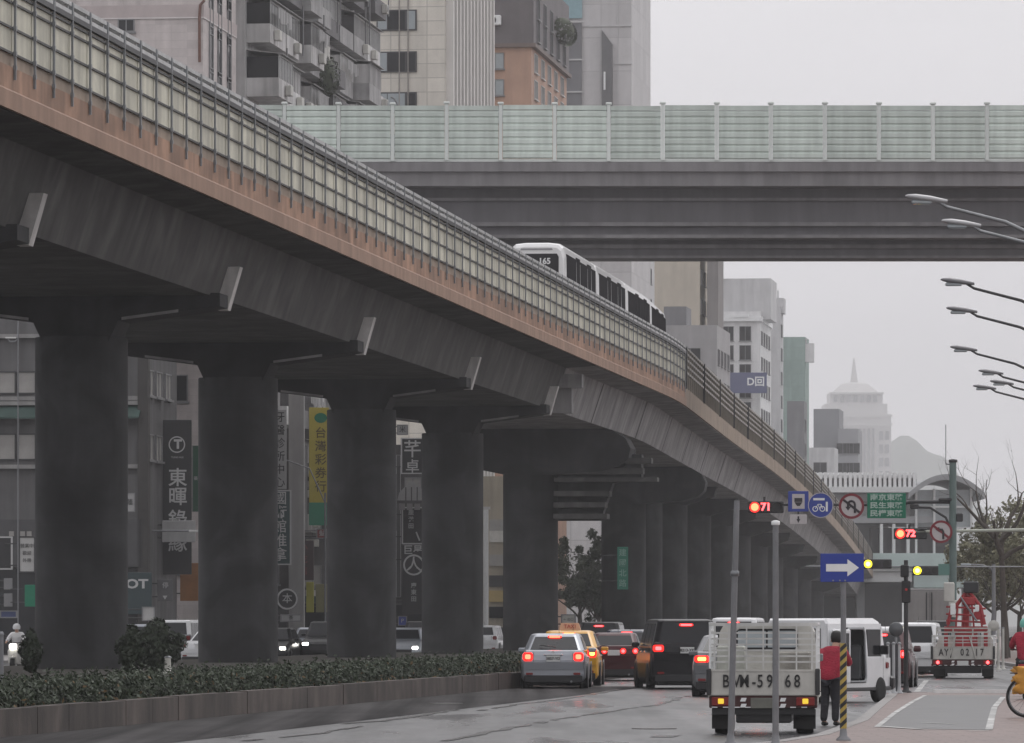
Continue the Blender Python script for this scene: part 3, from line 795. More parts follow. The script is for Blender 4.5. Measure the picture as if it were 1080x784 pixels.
    MB().tube([(w*.55,-.05,zb+.0),(w*.55,.3,zb+.0)], .03, 8).build('exhaust_pipe', steel_gy, t)
    g = MB(); g.tube([(.05,y0b+.05,z0+.10),(-.38,y0b+.10,z0+.16)], .012, 5); g.build('rear_wiper', black_pt, t)
    for sx in (-1, 1):
        for y in (1.55, 2.55): MB().bbox(-.012,.02,-.09,.09,-.02,.02,.006).build('door_handle', chrome, t, (sx*w*.985, y, belt-.12))
    MB().tube([(.1,y0t+.25,H-.02),(.1,y0t-.02,H+.18)], .006, 5).build('aerial', black_pt, t)
    # front
    MB().box(-w*.5, w*.5, L-.04, L+.012, belt-.62, belt-.42).build('grille', black_pt, t)
    for sx in (-1, 1):
        o = MB().bbox(-.17,.17,-.04,.05,-.07,.07,.03).build('headlight', glass_sky, t, (sx*(w*.68), L-.02, belt-.34))
        if front: MB().bbox(-.13,.13,.04,.075,-.06,.06,.02).build('bulb', head_on, o)
    return t
RHD = math.atan(M)
chrome = mat('chrome trim', (.55,.56,.57), .2, .05, 3, metal=.9)
silver = mat('silver car paint', (.33,.35,.385), .32, .05, 2, metal=.5, coat=.3)
taxi_y = mat('taxi yellow paint', (.66,.33,.015), .3, .06, 2, coat=.5)
maroon = mat('dark maroon paint', (.06,.010,.014), .3, .1, 2, spec=.25, coat=.12)
black_c = mat('black car paint', (.012,.012,.014), .3, .1, 2, spec=.2, coat=.08)
grey_c = mat('grey car paint', (.17,.175,.185), .3, .08, 2, metal=.4, coat=.5)
white_c = mat('white car paint', (.74,.75,.76), .25, .04, 2, coat=.5)
car('sedan', 'silver sedan waiting beside the planter wall with both brake lights lit', (583-540)*148/F, 146.5, .045, L=4.45, Wd=1.70, H=1.43, paint=silver, trunk=1.0, brake=emit('warm red lamp lit', (1,.10,.05), 6), tail=(.26,.22), plate_s='3857-YD')
tx_ = car('taxi', 'yellow taxi with a roof sign, just ahead of the silver sedan', 1.50, 153.4, .045, L=4.5, Wd=1.70, H=1.50, paint=taxi_y, trunk=1.06, brake=amber_on, tail=(.24,.24), plate_s='TDK-281')
g = MB(); g.prism([(-.30,0),(.30,0),(.24,.2),(-.24,.2)], 1.7, 1.95); rs = g.build('roof_sign', mat('taxi sign amber', (.62,.40,.28), .4, .08, 3), tx_, (0,0,1.5))
text('TAXI', .15, red_paint, rs, (0,1.69,.1))
car('hatchback', 'dark maroon hatchback with four round tail lights between taxi and black van', 2.98, 166.5, .05, L=3.9, Wd=1.62, H=1.42, paint=maroon, trunk=1.05, deck=.1, rake=.2, roofY=(.75,2.4), brake=red_on, round_tail=True, plate_s='', high=False)
car('suv', 'tall black people carrier with dark windows and a lit high brake light', 4.48, 145.5, -.075, L=4.7, Wd=1.90, H=1.80, paint=black_c, trunk=1.22, belt=1.08, deck=.08, roofY=(.32,3.5), hood=.95, brake=red_on, tail=(.28,.17), plate_s='8213-XK', wr=.34, tail_at=.74, zb=.22)
car('sedan', 'grey saloon half hidden behind the caged pickup with an amber glowing tail light', 4.98, 130.6, .07, L=4.5, Wd=1.72, H=1.42, paint=grey_c, trunk=1.04, brake=amber_on, tail=(.34,.15), plate_s='')
car('suv', 'white van beyond the black people carrier showing only its roof', 6.45, 166, RHD, L=4.6, Wd=1.72, H=1.86, paint=white_c, trunk=1.25, belt=1.1, deck=.08, roofY=(.3,3.6), hood=.7, brake=red_on, tail=(.16,.3), wr=.32, cat='van')
car('sedan', 'dark blue saloon with lit tail lights between maroon hatchback and white roofed van', 3.55, 178, .06, L=4.4, Wd=1.7, H=1.5, paint=mat('dark blue car paint', (.02,.025,.05), .25, .1, 2, coat=.5), trunk=1.02, brake=red_on)
car('suv', 'second dark people carrier with lit lamps far ahead of the taxi', 3.1, 204, .08, L=4.6, Wd=1.8, H=1.75, paint=black_c, trunk=1.15, belt=1.02, deck=.08, roofY=(.3,3.4), brake=red_on)
car('sedan', 'black saloon with red lamps nearest the crane truck in the far queue', 12.9, 205, RHD, L=4.4, Wd=1.7, H=1.46, paint=black_c, trunk=1.0, brake=red_on)
car('hatchback', 'small dark hatchback with red lamps behind the bollards', 9.7, 150, RHD, L=3.9, Wd=1.62, H=1.5, paint=maroon, trunk=1.05, deck=.1, rake=.2, roofY=(.7,2.5), brake=red_on)
# traffic further along the right lanes
car('sedan', 'dark car with a white roof waiting beyond the open white van', 10.35, 160, RHD, L=4.4, Wd=1.7, H=1.60, paint=maroon, roof_paint=white_c, trunk=1.05, deck=.08, roofY=(.4,3.0), brake=None)
car('sedan', 'pale car queueing near the row of bollards, two places ahead of the open van', 12.6, 178, RHD, L=4.4, Wd=1.7, H=1.72, paint=white_c, trunk=1.1, deck=.08, roofY=(.4,3.2), brake=None, high=False)
car('sedan', 'small black car with one red tail light beside the scooter in the far queue', 13.9, 199, RHD, L=4.2, Wd=1.66, H=1.45, paint=black_c, trunk=1.0, brake=red_on, plate_s='', high=False)
car('suv', 'dark people carrier directly behind the box lorry', 15.8, 214, RHD, L=4.6, Wd=1.8, H=1.8, paint=black_c, trunk=1.2, belt=1.05, deck=.08, roofY=(.3,3.4), brake=None, high=False, cat='van')
car('sedan', 'red lit car far down the lane left of the black people carrier', 6.3, 190, RHD, L=4.4, Wd=1.7, H=1.62, paint=white_c, trunk=1.35, deck=.08, belt=1.0, roofY=(.5,3.0), brake=red_on, tail=(.3,.2), high=False)
car('sedan', 'silver grey car in the far queue left of the box lorry', 14.6, 240, RHD, L=4.4, Wd=1.7, H=1.55, paint=silver, trunk=1.0, brake=red_on)
# oncoming traffic on the left road (heading towards the camera)
def oncoming(name, label, px, Y, **kw):
    L = kw.get('L', 4.4); x = (px-540)*Y/F
    return car(name, label, x+L*M, Y+L, RHD+PI, **kw)
oncoming('suv', 'dark four-wheel drive with lit headlight coming between second and third pier', 337, 254, L=4.7, Wd=1.9, H=1.78, paint=black_c, belt=1.12, trunk=1.2, deck=.1, roofY=(.4,2.9), hood=1.35, front=True, zb=.3, wr=.36)
oncoming('sedan', 'black car with lit headlights at the left edge of the second gap', 284, 251, L=4.4, Wd=1.75, H=1.5, paint=black_c, front=True)
oncoming('sedan', 'pale car with lit headlight between third and fourth pier', 424, 258, L=4.4, Wd=1.75, H=1.5, paint=silver, front=True)
oncoming('sedan', 'silver car with lit headlights following the dark four-wheel drive', 322, 275, L=4.4, Wd=1.75, H=1.5, paint=silver, front=True)
oncoming('suv', 'black people carrier with lit headlights behind the pale car in the third gap', 438, 276, L=4.6, Wd=1.8, H=1.8, paint=black_c, belt=1.1, trunk=1.2, deck=.1, roofY=(.4,3.0), hood=1.0, front=True)
oncoming('sedan', 'dark car with lit headlights near the fifth pier on the left road', 520, 305, L=4.4, Wd=1.75, H=1.5, paint=black_c, front=True)
car('sedan', 'white car parked beside the round bush behind the first pier', (213-540)*232/F, 230, RHD+.25, L=4.4, Wd=1.75, H=1.45, paint=white_c, front=False)
car('suv', 'dark grey van with a pale roof behind the round bush', (183-540)*262/F, 262, RHD+.1, L=4.5, Wd=1.75, H=1.86, paint=grey_c, roof_paint=white_c, trunk=1.2, deck=.08, roofY=(.3,3.4), cat='van')
car('sedan', 'silver car stopped on the left road behind the first round pier', (140-540)*258/F, 258, RHD, L=4.4, Wd=1.75, H=1.66, paint=silver, trunk=1.1, deck=.08, roofY=(.4,3.0))
car('sedan', 'white car on the left road beyond the fourth pier', (508-540)*300/F, 300, RHD, L=4.4, Wd=1.75, H=1.6, paint=white_c, trunk=1.1, deck=.08, roofY=(.4,3.0))

# ---- caged pickup (nearest vehicle)
def pickup(label, X, Y, hd, txt, lit, cage_h, Wd=1.66, scale=1.0):
    t = thing('pickup_truck', label, 'truck', (X, Y, 0), -hd); w = Wd/2
    paint = white_dirty
    # chassis, wheels
    g = MB(); g.box(-w+.12, w-.12, .12, 3.0, .38, .50); g.box(-w+.3, -w+.42, .1, 3.3, .3, .38); g.box(w-.42, w-.3, .1, 3.3, .3, .38); g.box(-.5,.5,.9,1.5,.30,.42)
    g.bbox(-w+.42, w-.42, .2, 2.9, .17, .385, .02); g.box(-w+.06, w-.06, .11, .16, .30, .40)
    g.build('chassis', black_pt, t)
    for sx in (-1, 1):
        for y in (.62, 2.95): wheel(t, sx*(w-.22), y, .28, .26 if y < 1 else .18)
        MB().box(-.17,.17,0,.012,0,.30).build('mud_flap', rubber, t, (sx*(w-.22), .32, .08))
    # bed floor and sides
    g = MB(); g.box(-w, w, .02, 2.1, .56, .62); g.build('bed_floor', paint, t)
    for sx in (-1, 1):
        g = MB(); g.bbox(-.02,.02,.06,2.06,.63,.98,.01); g.build('side_board', paint, t, (sx*(w-.025),0,0))
    tg = MB(); tg.bbox(-w+.05, w-.05, 0, .035, .60, .985, .01); tg.box(-w+.05, w-.05, -.012, .0, .955, .985); tg.box(-w+.05,w-.05,-.012,0,.60,.625)
    tail = tg.build('tailgate', paint, t)
    for sx in (-1, 1):
        MB().bbox(-.035,.035,-.05,.07,.60,1.0,.012).build('corner_post', steel_dk, tail, (sx*(w-.015),0,0))
    for q in (-.28, .3): MB().box(-.018,.018,-.012,-.002,.62,.96).build('rib', paint, tail, (q,0,0))
    for (s_, x) in txt: text(s_, .275 if lit == 'amber' else .30, ink, tail, (x, -.016, .80), bold=.003, sx=.72)
    # bumper beam, lamps, plate
    g = MB(); g.bbox(-w+.02, w-.02, .0, .1, .40, .585, .015); bm = g.build('rear_bumper', mat('dark red brown frame paint', (.05,.014,.014), .5, .15, 3), t)
    for sx in (-1, 1):
        g = MB()
        for zz in (.41, .50):
            xx = sx*.30; g.prism([(xx-.05,zz),(xx+.03,zz),(xx+.05,zz+.055),(xx-.03,zz+.055)], -.008, -.001)
        g.build('hazard_stripe', white_pt, bm)
    g = MB(); x = -w+.06
    while x < w-.1: g.box(x, x+.085, -.006, -.001, .385+.02, .40+.02); x += .17
    g.build('reflector_strip', white_pt, bm)
    for sx in (-1, 1):
        o = MB().bbox(-.14,.14,-.03,.0,-.065,.065,.012).build('tail_light', mat('truck lamp red', (.20,.012,.01), .3, .1, 3), t, (sx*(w-.20), -.002, .50))
        if lit == 'amber':
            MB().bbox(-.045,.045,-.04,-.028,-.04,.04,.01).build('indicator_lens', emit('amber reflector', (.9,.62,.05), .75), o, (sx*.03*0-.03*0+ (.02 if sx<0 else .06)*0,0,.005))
        else:
            MB().disc((0,0), .05, -.03, 12, th=.012).build('bulb', red_on, o)
    MB().bbox(-.19,.19,-.012,0,-.08,.08,.006).build('number_plate', mat('grimy plate', (.15,.15,.13), .6, .2, 4), t, (0,-.006,.475)) if lit == 'amber' else plate(t, 0, -.006, .475, '', .34, .15)
    # cage of slats over the bed
    top = cage_h
    def bar(x0,x1,y0,y1,z0,z1): g.box(x0,x1,y0,y1,z0,z1)
    for sx in (-1, 1):
        g = MB()
        for y in (.06, .72, 1.38, 2.02): bar(sx*(w-.03)-.015, sx*(w-.03)+.015, y-.015, y+.015, .98, top)
        for z in (1.10, 1.22, 1.34, 1.46, 1.58): 
            if z < top-.04: bar(sx*(w-.03)-.011, sx*(w-.03)+.011, .078, 2.0, z-.013, z+.013)
        bar(sx*(w-.03)-.018, sx*(w-.03)+.018, .04, 2.04, top+.001, top+.036)
        g.build('side_rack', white_pt, t)
    g = MB()
    for x in (-w+.10, -w*.62, -w*.30, .0, w*.28, w*.6, w-.10): bar(x-.011,x+.011,.02,.042,.985,top-.02)
    z = 1.10
    while z < top-.05: bar(-w+.05,w-.05,.044,.062,z-.013,z+.013); z += .088
    bar(-w+.02, w-.02, .015, .05, top-.018, top+.03)
    g.build('rear_gate_rack', mat('grimy white rail', (.64,.64,.62), .5, .15, 3, streak=.25), t)
    g = MB(); bar(-w+.05, w-.05, 2.0, 2.03, top-.02, top+.02)
    g.build('front_rail', white_pt, t)
    # cab ahead of the bed
    cw = w-.05
    g = MB()
    sec = lambda y, k, zt: [(-cw*k,y,.42),(-cw*k,y,1.02),(-cw*.93*k,y,zt-.1),(-cw*.86*k,y,zt),(cw*.86*k,y,zt),(cw*.93*k,y,zt-.1),(cw*k,y,1.02),(cw*k,y,.42)]
    g.loft([sec(2.12,1,cage_h-.02),sec(2.9,1,cage_h),sec(3.15,.99,cage_h-.06),sec(3.42,.95,1.05)])
    cab = g.build('cab', paint, t)
    MB().bbox(-.48,.48,2.095,2.125,1.28,1.60,.05).build('rear_window', black_pt, cab)
    for (a, b) in ((-.45,-.015),(.015,.45)): MB().bbox(a,b,2.088,2.094,1.31,1.57,.002).build('pane', glass_sky, cab)
    quad_on(cab, 'windscreen', [(cw*.84,3.43,1.1),(-cw*.84,3.43,1.1),(-cw*.80,3.19,cage_h-.14),(cw*.80,3.19,cage_h-.14)], glass_dk)
    for sx in (-1, 1):
        MB().bbox(-.03,.03,-.03,.03,-.06,.06,.015).build('mirror', steel_gy, cab, (sx*(cw+.035), 3.2, 1.15))
        o = MB().box(-.006,.006,2.3,3.1,1.05,cage_h-.14).build('side_window', glass_dk, cab, (sx*(cw*.965),0,0))
    return t
pk = pickup('white pickup with a slatted cage and big black lettering, nearest vehicle', (804-540)*86.6/F, 86.3, RHD*.6, [('B',-.565),('V',-.405),('M',-.285),('-',-.14),('5',-.045),('9',.10),('6',.375),('8',.515)], 'amber', 1.665, Wd=1.68)
# boxes and folded sheets carried inside the cage
g = MB(); rr = random.Random(4)
for i in range(9):
    x = rr.uniform(-.6,.5); y = rr.uniform(.3,1.5); z = .63
    h = rr.uniform(.3,.62); g.bbox(x-.2, x+.2, y, y+.4, z, z+h, .015)
    break
ld = MB().bbox(.12,.70,.35,1.2,.632,1.25,.02).build('crate', mat('weathered board', (.40,.385,.35), .8, .25, 4, streak=.3)); 
ld.location = pk.location; ld.rotation_euler = pk.rotation_euler; ld.parent = None; tag(ld, 'grey board crate standing inside the caged pickup bed', 'crate')
ld = MB().bbox(-.72,-.30,.45,1.3,.632,1.34,.02).build('crate', mat('pale greenish board', (.45,.46,.42), .8, .2, 3, streak=.3))
ld.location = pk.location; ld.rotation_euler = pk.rotation_euler; tag(ld, 'pale upright box at the left of the caged pickup bed', 'crate')

# ---- crane truck ahead on the right
ct = pickup('white flatbed truck carrying a red loader crane in the right lane', (1015.5-540)*173.5/F, 173.5, RHD, [('A',-.66),('Y',-.5),('J',-.36),('0',-.02),('2',.14),('1',.42),('7',.58)], 'red', 1.30, Wd=1.92)
g = MB()
for (x0,x1,z) in ((-.8,.86,1.42),(-.8,.86,1.54)): g.box(x0,x1,.06,.1,z-.02,z+.02)
for x in (-.8,-.3,.3,.84): g.box(x-.02,x+.02,.06,.1,1.3,1.56)
g.tube([(-.22,.0,1.3),(-.42,-.06,.62)], .02, 6); g.tube([(.2,.0,1.3),(.4,-.06,.62)], .02, 6)
g.build('upper_rack', white_dirty, ct)
rc = mat('crane red', (.33,.025,.03), .45, .15, 3, streak=.2)
cr = thing('loader_crane', 'red folded loader crane mounted behind the flatbed cab', 'crane', ct.location, ct.rotation_euler.z)
g = MB(); g.bbox(-.28,.4,1.1,1.5,.632,1.5,.05); g.bbox(-.62,.72,1.0,1.2,1.44,1.60,.03); g.bbox(-.62,-.5,1.0,1.2,.9,1.44,.02); g.bbox(.6,.72,1.0,1.2,.9,1.44,.02); g.build('pedestal', rc, cr)
g = MB(); g.tube([(.02,1.25,1.6),(.12,1.2,2.75)], [.12,.09], 8); g.tube([(.12,1.15,2.72),(-.42,1.0,2.0),(-.5,1.0,1.65)], .06, 8); g.tube([(.12,1.1,2.7),(.50,1.0,2.2),(.62,1.0,1.65)], .06, 8)
for zz in (1.78, 1.98, 2.2): g.tube([(-.55,.98,zz),(.66,.98,zz-.06)], .035, 6)
for xx in (-.5,-.25,.3,.55): g.tube([(xx,.97,1.58),(xx*.8,.97,2.25)], .03, 6)
g.bbox(-.06,.34,.95,1.15,2.25,2.5,.03); g.bbox(.30,.5,.94,1.1,1.8,2.05,.02); g.build('boom', rc, cr)
g = MB(); g.tube([(-.1,.9,2.5),(.4,.9,1.75)], .03, 6); g.build('hydraulic_cylinder', steel_gy, cr)
g = MB(); g.lathe([(.05,-.05),(.17,-.05),(.17,.05),(.05,.05)], 16, Matrix.Translation((.90,.95,1.62)), axis='y'); g.build('hose_reel', white_dirty, cr)
g = MB(); g.bbox(-.42,-.26,.88,.96,1.95,2.3,.02); g.build('work_light', white_pt, cr); g = MB(); g.bbox(.34,.46,.88,.93,2.06,2.26,.02); g.build('work_light', white_pt, cr)
g = MB(); g.bbox(-.02,.44,.96,1.2,2.62,2.98,.04); g.build('winch_box', steel_dk, cr)
g = MB(); g.bbox(-.62,-.3,.9,1.2,2.35,2.95,.03); g.build('control_box', white_dirty, cr)

# ---- box lorry
bt = thing('box_lorry', 'grey panelled box lorry with double rear doors in the far lane', 'lorry', ((980-540)*285/F, 285, 0), -RHD)
g = MB(); g.bbox(-1.12,1.12,.0,5.6,.95,3.42,.03); bx = g.build('cargo_box', mat('lorry box grey', (.27,.26,.255), .5, .1, 1, streak=.2), bt)
for sx in (-1, 1):
    d = MB().bbox(-.52,.52,-.03,-.001,1.0,3.30,.01).build('rear_door', mat('lorry door grey', (.31,.295,.285), .5, .1, 1, streak=.2), bx, (sx*.55,0,0))
    MB().tube([(0,-.05,1.05),(0,-.05,3.25)], .03, 6).build('lock_rod', steel_dk, d, (-sx*.42,0,0))
    lamp(bt, sx*.9, 0, .8, .25, .12, None)
    for y in (1.3, 5.8): wheel(bt, sx*.92, y, .42, .3)
MB().box(-1.1,1.1,0.05,5.6,.62,.94).build('chassis', black_pt, bt)
g = MB(); g.loft([[(-1,5.7,.6),(1,5.7,.6),(1,5.7,2.5),(-1,5.7,2.5)],[(-1,7.2,.6),(1,7.2,.6),(1,7.2,1.5),(-1,7.2,1.5)]]); g.build('cab', white_pt, bt)

# ---- white micro van with its side door open
def open_van():
    Y = 119.6; t = thing('micro_van', 'white micro van with its side door open beside the kerb', 'van', ((873-540)*119/F-.62, Y, 0), -(RHD+.34))
    w = .76; L = 3.45; H = 1.80
    sec = lambda y, k, zt, zb_=.30: [(-w*k,y,zb_),(-w*k,y,.95),(-w*.93*k,y,zt-.12),(-w*.84*k,y,zt),(w*.84*k,y,zt),(w*.93*k,y,zt-.12),(w*k,y,.95),(w*k,y,zb_)]
    g = MB()
    # shell: rear, left flank, roof, right flank pieces around the doorway
    R = [sec(0,.97,H-.05), sec(.08,1,H-.01), sec(2.6,1,H), sec(2.95,.98,H-.08)]
    fr = [sec(2.95,.98,H-.08), sec(3.28,.95,1.02), sec(L,.92,.9,.36)]
    def part(rs, keep):
        vs = [p for r in rs for p in r]; fs = []
        for i in range(len(rs)-1):
            for j in keep: fs.append((i*8+j, i*8+(j+1)%8, (i+1)*8+(j+1)%8, (i+1)*8+j))
        g.add(vs, fs)
    part(R, (0,1,2,3,4,7)); part(fr, range(8))
    vs = R[0]; g.add(vs, [tuple(range(8))]); vs = fr[-1]; g.add(vs, [tuple(range(8))])
    def flank(y0, y1, z0, z1):
        def xx(z): return w if z <= .95 else w-(z-.95)/(H-.12-.95)*w*.07
        zs = sorted({z0, z1} | ({.95} if z0 < .95 < z1 else set()))
        g.loft([[(xx(z)-.04,y,z) for z in zs]+[(xx(z),y,z) for z in reversed(zs)] for y in (y0, y1)])
    flank(.0,.95,.30,H-.12); flank(1.98,2.06,.30,H-.12); flank(2.06,2.9,.30,.98); flank(.95,1.98,.30,.42); flank(.95,1.98,H-.2,H-.12); flank(2.06,2.9,H-.24,H-.12); flank(2.82,2.95,.98,H-.2)
    shell = g.build('body_shell', white_c, t, fix=False)
    g = MB(); g.box(w-.055,w-.02,2.07,2.81,.985,H-.245); g.build('front_window', glass_dk, shell)
    g = MB(); g.box(-.34,.34,-.0,.0,0,0) if False else None
    g = MB(); g.bbox(-.55,.55,-.02,.01,1.02,1.58,.004); g.build('rear_window', glass_dk, shell)
    # rubber seal round the doorway
    r = .12; path = []
    y0, y1, z0, z1 = .99, 1.94, .45, H-.23
    for (cy, cz, a0) in ((y0+r,z0+r,PI),(y1-r,z0+r,1.5*PI),(y1-r,z1-r,0),(y0+r,z1-r,.5*PI)):
        for q in range(5):
            a = a0+q*PI/8; path.append((cy+r*math.cos(a), cz+r*math.sin(a)))
    path.append(path[0])
    g = MB(); g.tube([(w+.004-(max(0,z-.95))/(H-.12-.95)*w*.07,y,z) for y, z in path], .028, 6); g.build('door_seal', steel_gy, shell)
    # inside: floor, seat backs, far windows
    g = MB(); g.box(-w+.05,w-.05,.1,2.9,.42,.46); g.bbox(-.66,.66,.5,.66,.47,1.22,.05); g.bbox(-.62,-.05,1.98,2.12,.47,1.25,.05); g.bbox(.05,.62,2.0,2.14,.47,1.25,.05); g.bbox(-.62,.62,.3,.9,.47,.85,.06)
    g.build('seat', mat('van grey trim', (.16,.165,.17), .7, .1, 3), t)
    g = MB(); 
    for (a, b) in ((.2,.9),(1.0,1.9),(2.05,2.8)): g.box(-w+.0,-w+.045,a,b,1.0,1.55)
    g.build('far_window', glass_sky, t)
    for y in (.55, 2.75):
        for sx in (-1, 1):
            wheel(t, sx*(w-.055), y, .27, .16)
    g = MB(); g.bbox(-.78,.78,L-.05,L+.12,.26,.56,.05); g.bbox(.70,.77,.02,L-.1,.25,.34,.02); g.build('bumper', black_pt, t)
    g = MB(); g.bbox(.74,.92,2.78,2.84,1.02,1.22,.02); g.build('mirror', black_pt, t)
    for sx in (-1, 1): lamp(t, sx*.66, .01, .85, .1, .26, None)
    o = MB().bbox(.71,.76,3.1,3.24,.72,.86,.02).build('marker_light', mat('tail lens', (.18,.012,.012), .25, .1, 3), t)
    g = MB(); g.bbox(w+.03,w+.07,.02,.96,.42,H-.24,.02); d = g.build('sliding_door', white_c, t)
    MB().box(w+.071,w+.076,.12,.86,1.0,H-.32).build('pane', glass_dk, d)
open_van()
# ------------------------------------------------------------------ planting
leaf_h = mat('hedge leaf', (.034,.047,.026), .6, .5, 5, spec=.3)
leaf_b = mat('bush leaf', (.030,.042,.024), .6, .4, 4, spec=.3)
leaf_t = mat('street tree leaf', (.19,.185,.12), .6, .45, 1.2, spec=.2)
leaf_d = mat('far tree leaf', (.085,.10,.07), .6, .4, .8, spec=.2)
bark = mat('bark', (.07,.058,.048), .9, .25, 4)
dead_m = mat('dead leaf', (.13,.085,.04), .8, .4, 6)
core_m = mat('shaded twigs', (.022,.026,.016), .95, .3, 6)
def leaf(mb, p, n, s, r):
    u = n.orthogonal().normalized(); a = r.uniform(0, 2*PI); v = n.cross(u)
    d = u*math.cos(a)+v*math.sin(a); e = n.cross(d)
    mb.v += [tuple(p-d*s), tuple(p+e*s*.48), tuple(p+d*s), tuple(p-e*s*.48)]
    k = len(mb.v)-4; mb.f.append((k,k+1,k+2,k+3)); mb.sm.append(False)
def rv(r):
    while True:
        v = Vector((r.uniform(-1,1), r.uniform(-1,1), r.uniform(-1,1)))
        if .05 < v.length < 1: return v.normalized()
def noise1(x, seed=0):
    return .5*math.sin(x*1.7+seed)+.3*math.sin(x*4.1+seed*2.3)+.2*math.sin(x*9.7+seed*.7)
# hedge on the kerb side of the planting strip, in clipped lengths
r = random.Random(11)
hi = 0; Y = 66.0
hl = ['clipped dark green hedge along the planter wall, length standing before the frame edge', 'clipped hedge length below the nearest big round pier', 'clipped hedge length between the first and second piers', 'clipped hedge length in front of the third pier', 'clipped hedge length ending behind the silver sedan', 'far clipped hedge length beyond the silver sedan']
for (Ya, Yb) in ((70,96),(96.3,116),(116.4,138),(138.4,160),(160.5,186),(186.5,240)):
    lab = hl[hi]; hi += 1
    c = Vector((RX(Ya,18.45), Ya, .37))
    core = MB(); n = int((Yb-Ya)/1.1); rings = []
    for i in range(n+1):
        y = Ya+(Yb-Ya)*i/n; a = .10*noise1(y*1.3, hi); hw = .36+.06*noise1(y*.9, 4)
        rings.append([(RX(y,18.45)-hw,y,.37),(RX(y,18.45)-hw-.04,y,.55),(RX(y,18.45)-hw*.7,y,.68+a),(RX(y,18.45)+hw*.7,y,.68+a),(RX(y,18.45)+hw+.04,y,.55),(RX(y,18.45)+hw,y,.37)])
    core.loft(rings); core.v = [tuple(Vector(p)-c) for p in core.v]
    h = thing('hedge', lab, 'hedge', c, 0, 'hedge lengths in the median planter')
    core.build('twigs', core_m, h)
    lf = MB(); cnt = int((Yb-Ya)*(620 if Yb < 190 else 150))
    for i in range(cnt):
        y = r.uniform(Ya, Yb); q = r.random(); a = .10*noise1(y*1.3, hi)+.05*noise1(y*5.1, hi+2); hw = .40+.06*noise1(y*.9, 4)
        if q < .52: p = Vector((RX(y,18.45)+hw+r.uniform(-.10,.08), y, r.uniform(.38,.75+a))); nn = Vector((1,-.5,.5))
        elif q < .92: p = Vector((RX(y,18.45)+r.uniform(-hw,hw), y, .70+a+r.uniform(-.10,.10)+(.14*r.random() if r.random() < .08 else 0))); nn = Vector((.2,-.3,1))
        else: p = Vector((RX(y,18.45)-hw+r.uniform(-.06,.08), y, r.uniform(.38,.75+a))); nn = Vector((-1,0,.5))
        leaf(lf, p-c, (nn.normalized()+rv(r)*.9).normalized(), r.uniform(.026,.060) if Yb < 190 else r.uniform(.06,.12), r)
    lf.build('foliage', leaf_h, h, fix=False)
    dl = MB()
    for i in range(int((Yb-Ya)*26)):
        y = r.uniform(Ya, Yb); p = Vector((RX(y,18.45)+r.uniform(-.1,.5), y, r.choice((r.uniform(.4,.78), r.uniform(.40,.47)))))
        leaf(dl, p-c, (Vector((.6,-.4,.6))+rv(r)*.8).normalized(), r.uniform(.03,.06), r)
    dl.build('dead_leaves', dead_m, h, fix=False)
    tw = MB()
    for i in range(int((Yb-Ya)*3)):
        y = r.uniform(Ya, Yb); q = Vector((RX(y,18.45)+r.uniform(-.3,.35), y, .66)); d = Vector((r.uniform(-.12,.2), r.uniform(-.15,.15), r.uniform(.12,.34)))
        tw.tube([q-c, q+d-c], [.009,.004], 4)
        for k in range(4): leaf(tw, q+d*(.5+.15*k)+rv(r)*.04-c, rv(r), r.uniform(.03,.055), r)
    tw.build('shoot', leaf_h, h, fix=False)['kind'] = 'stuff'
def bush(label, px, Y, wd, ht, m=leaf_b, n=2600, z0=.38):
    c = Vector(((px-540)*Y/F, Y, z0)); b = thing('bush', label, 'bush', c)
    g = MB(); 
    for k in range(5):
        a = 2*PI*k/5; g.tube([(0,0,0),(math.cos(a)*wd*.12,math.sin(a)*wd*.12,ht*.4),(math.cos(a)*wd*.25,math.sin(a)*wd*.25,ht*.75)], [.04,.03,.012], 5)
    g.build('stem', bark, b)
    lf = MB(); rr = random.Random(px)
    for i in range(n):
        v = rv(rr); q = .55+.45*rr.random()**.5
        lump = 1+.16*math.sin(v.x*5+px)+.14*math.sin(v.z*6+v.y*4)
        p = Vector((v.x*wd/2*q*lump, v.y*wd/2*q*lump, ht*.5+v.z*ht/2*q*lump))
        if p.z < .02: p.z = rr.uniform(.02,.2)
        leaf(lf, p, (v+rv(rr)*.8).normalized(), rr.uniform(.05,.11), rr)
    lf.build('foliage', m, b, fix=False)
bush('dark rounded shrub with a white post before it, between first and second piers', 165, 160, 1.55, 1.35)
bush('dark shrub at the left foot of the nearest pier', 33, 150, .6, 1.1, n=900)
bush('low dark shrub right of the nearest big pier', 140, 150, .9, 1.2, n=1300)
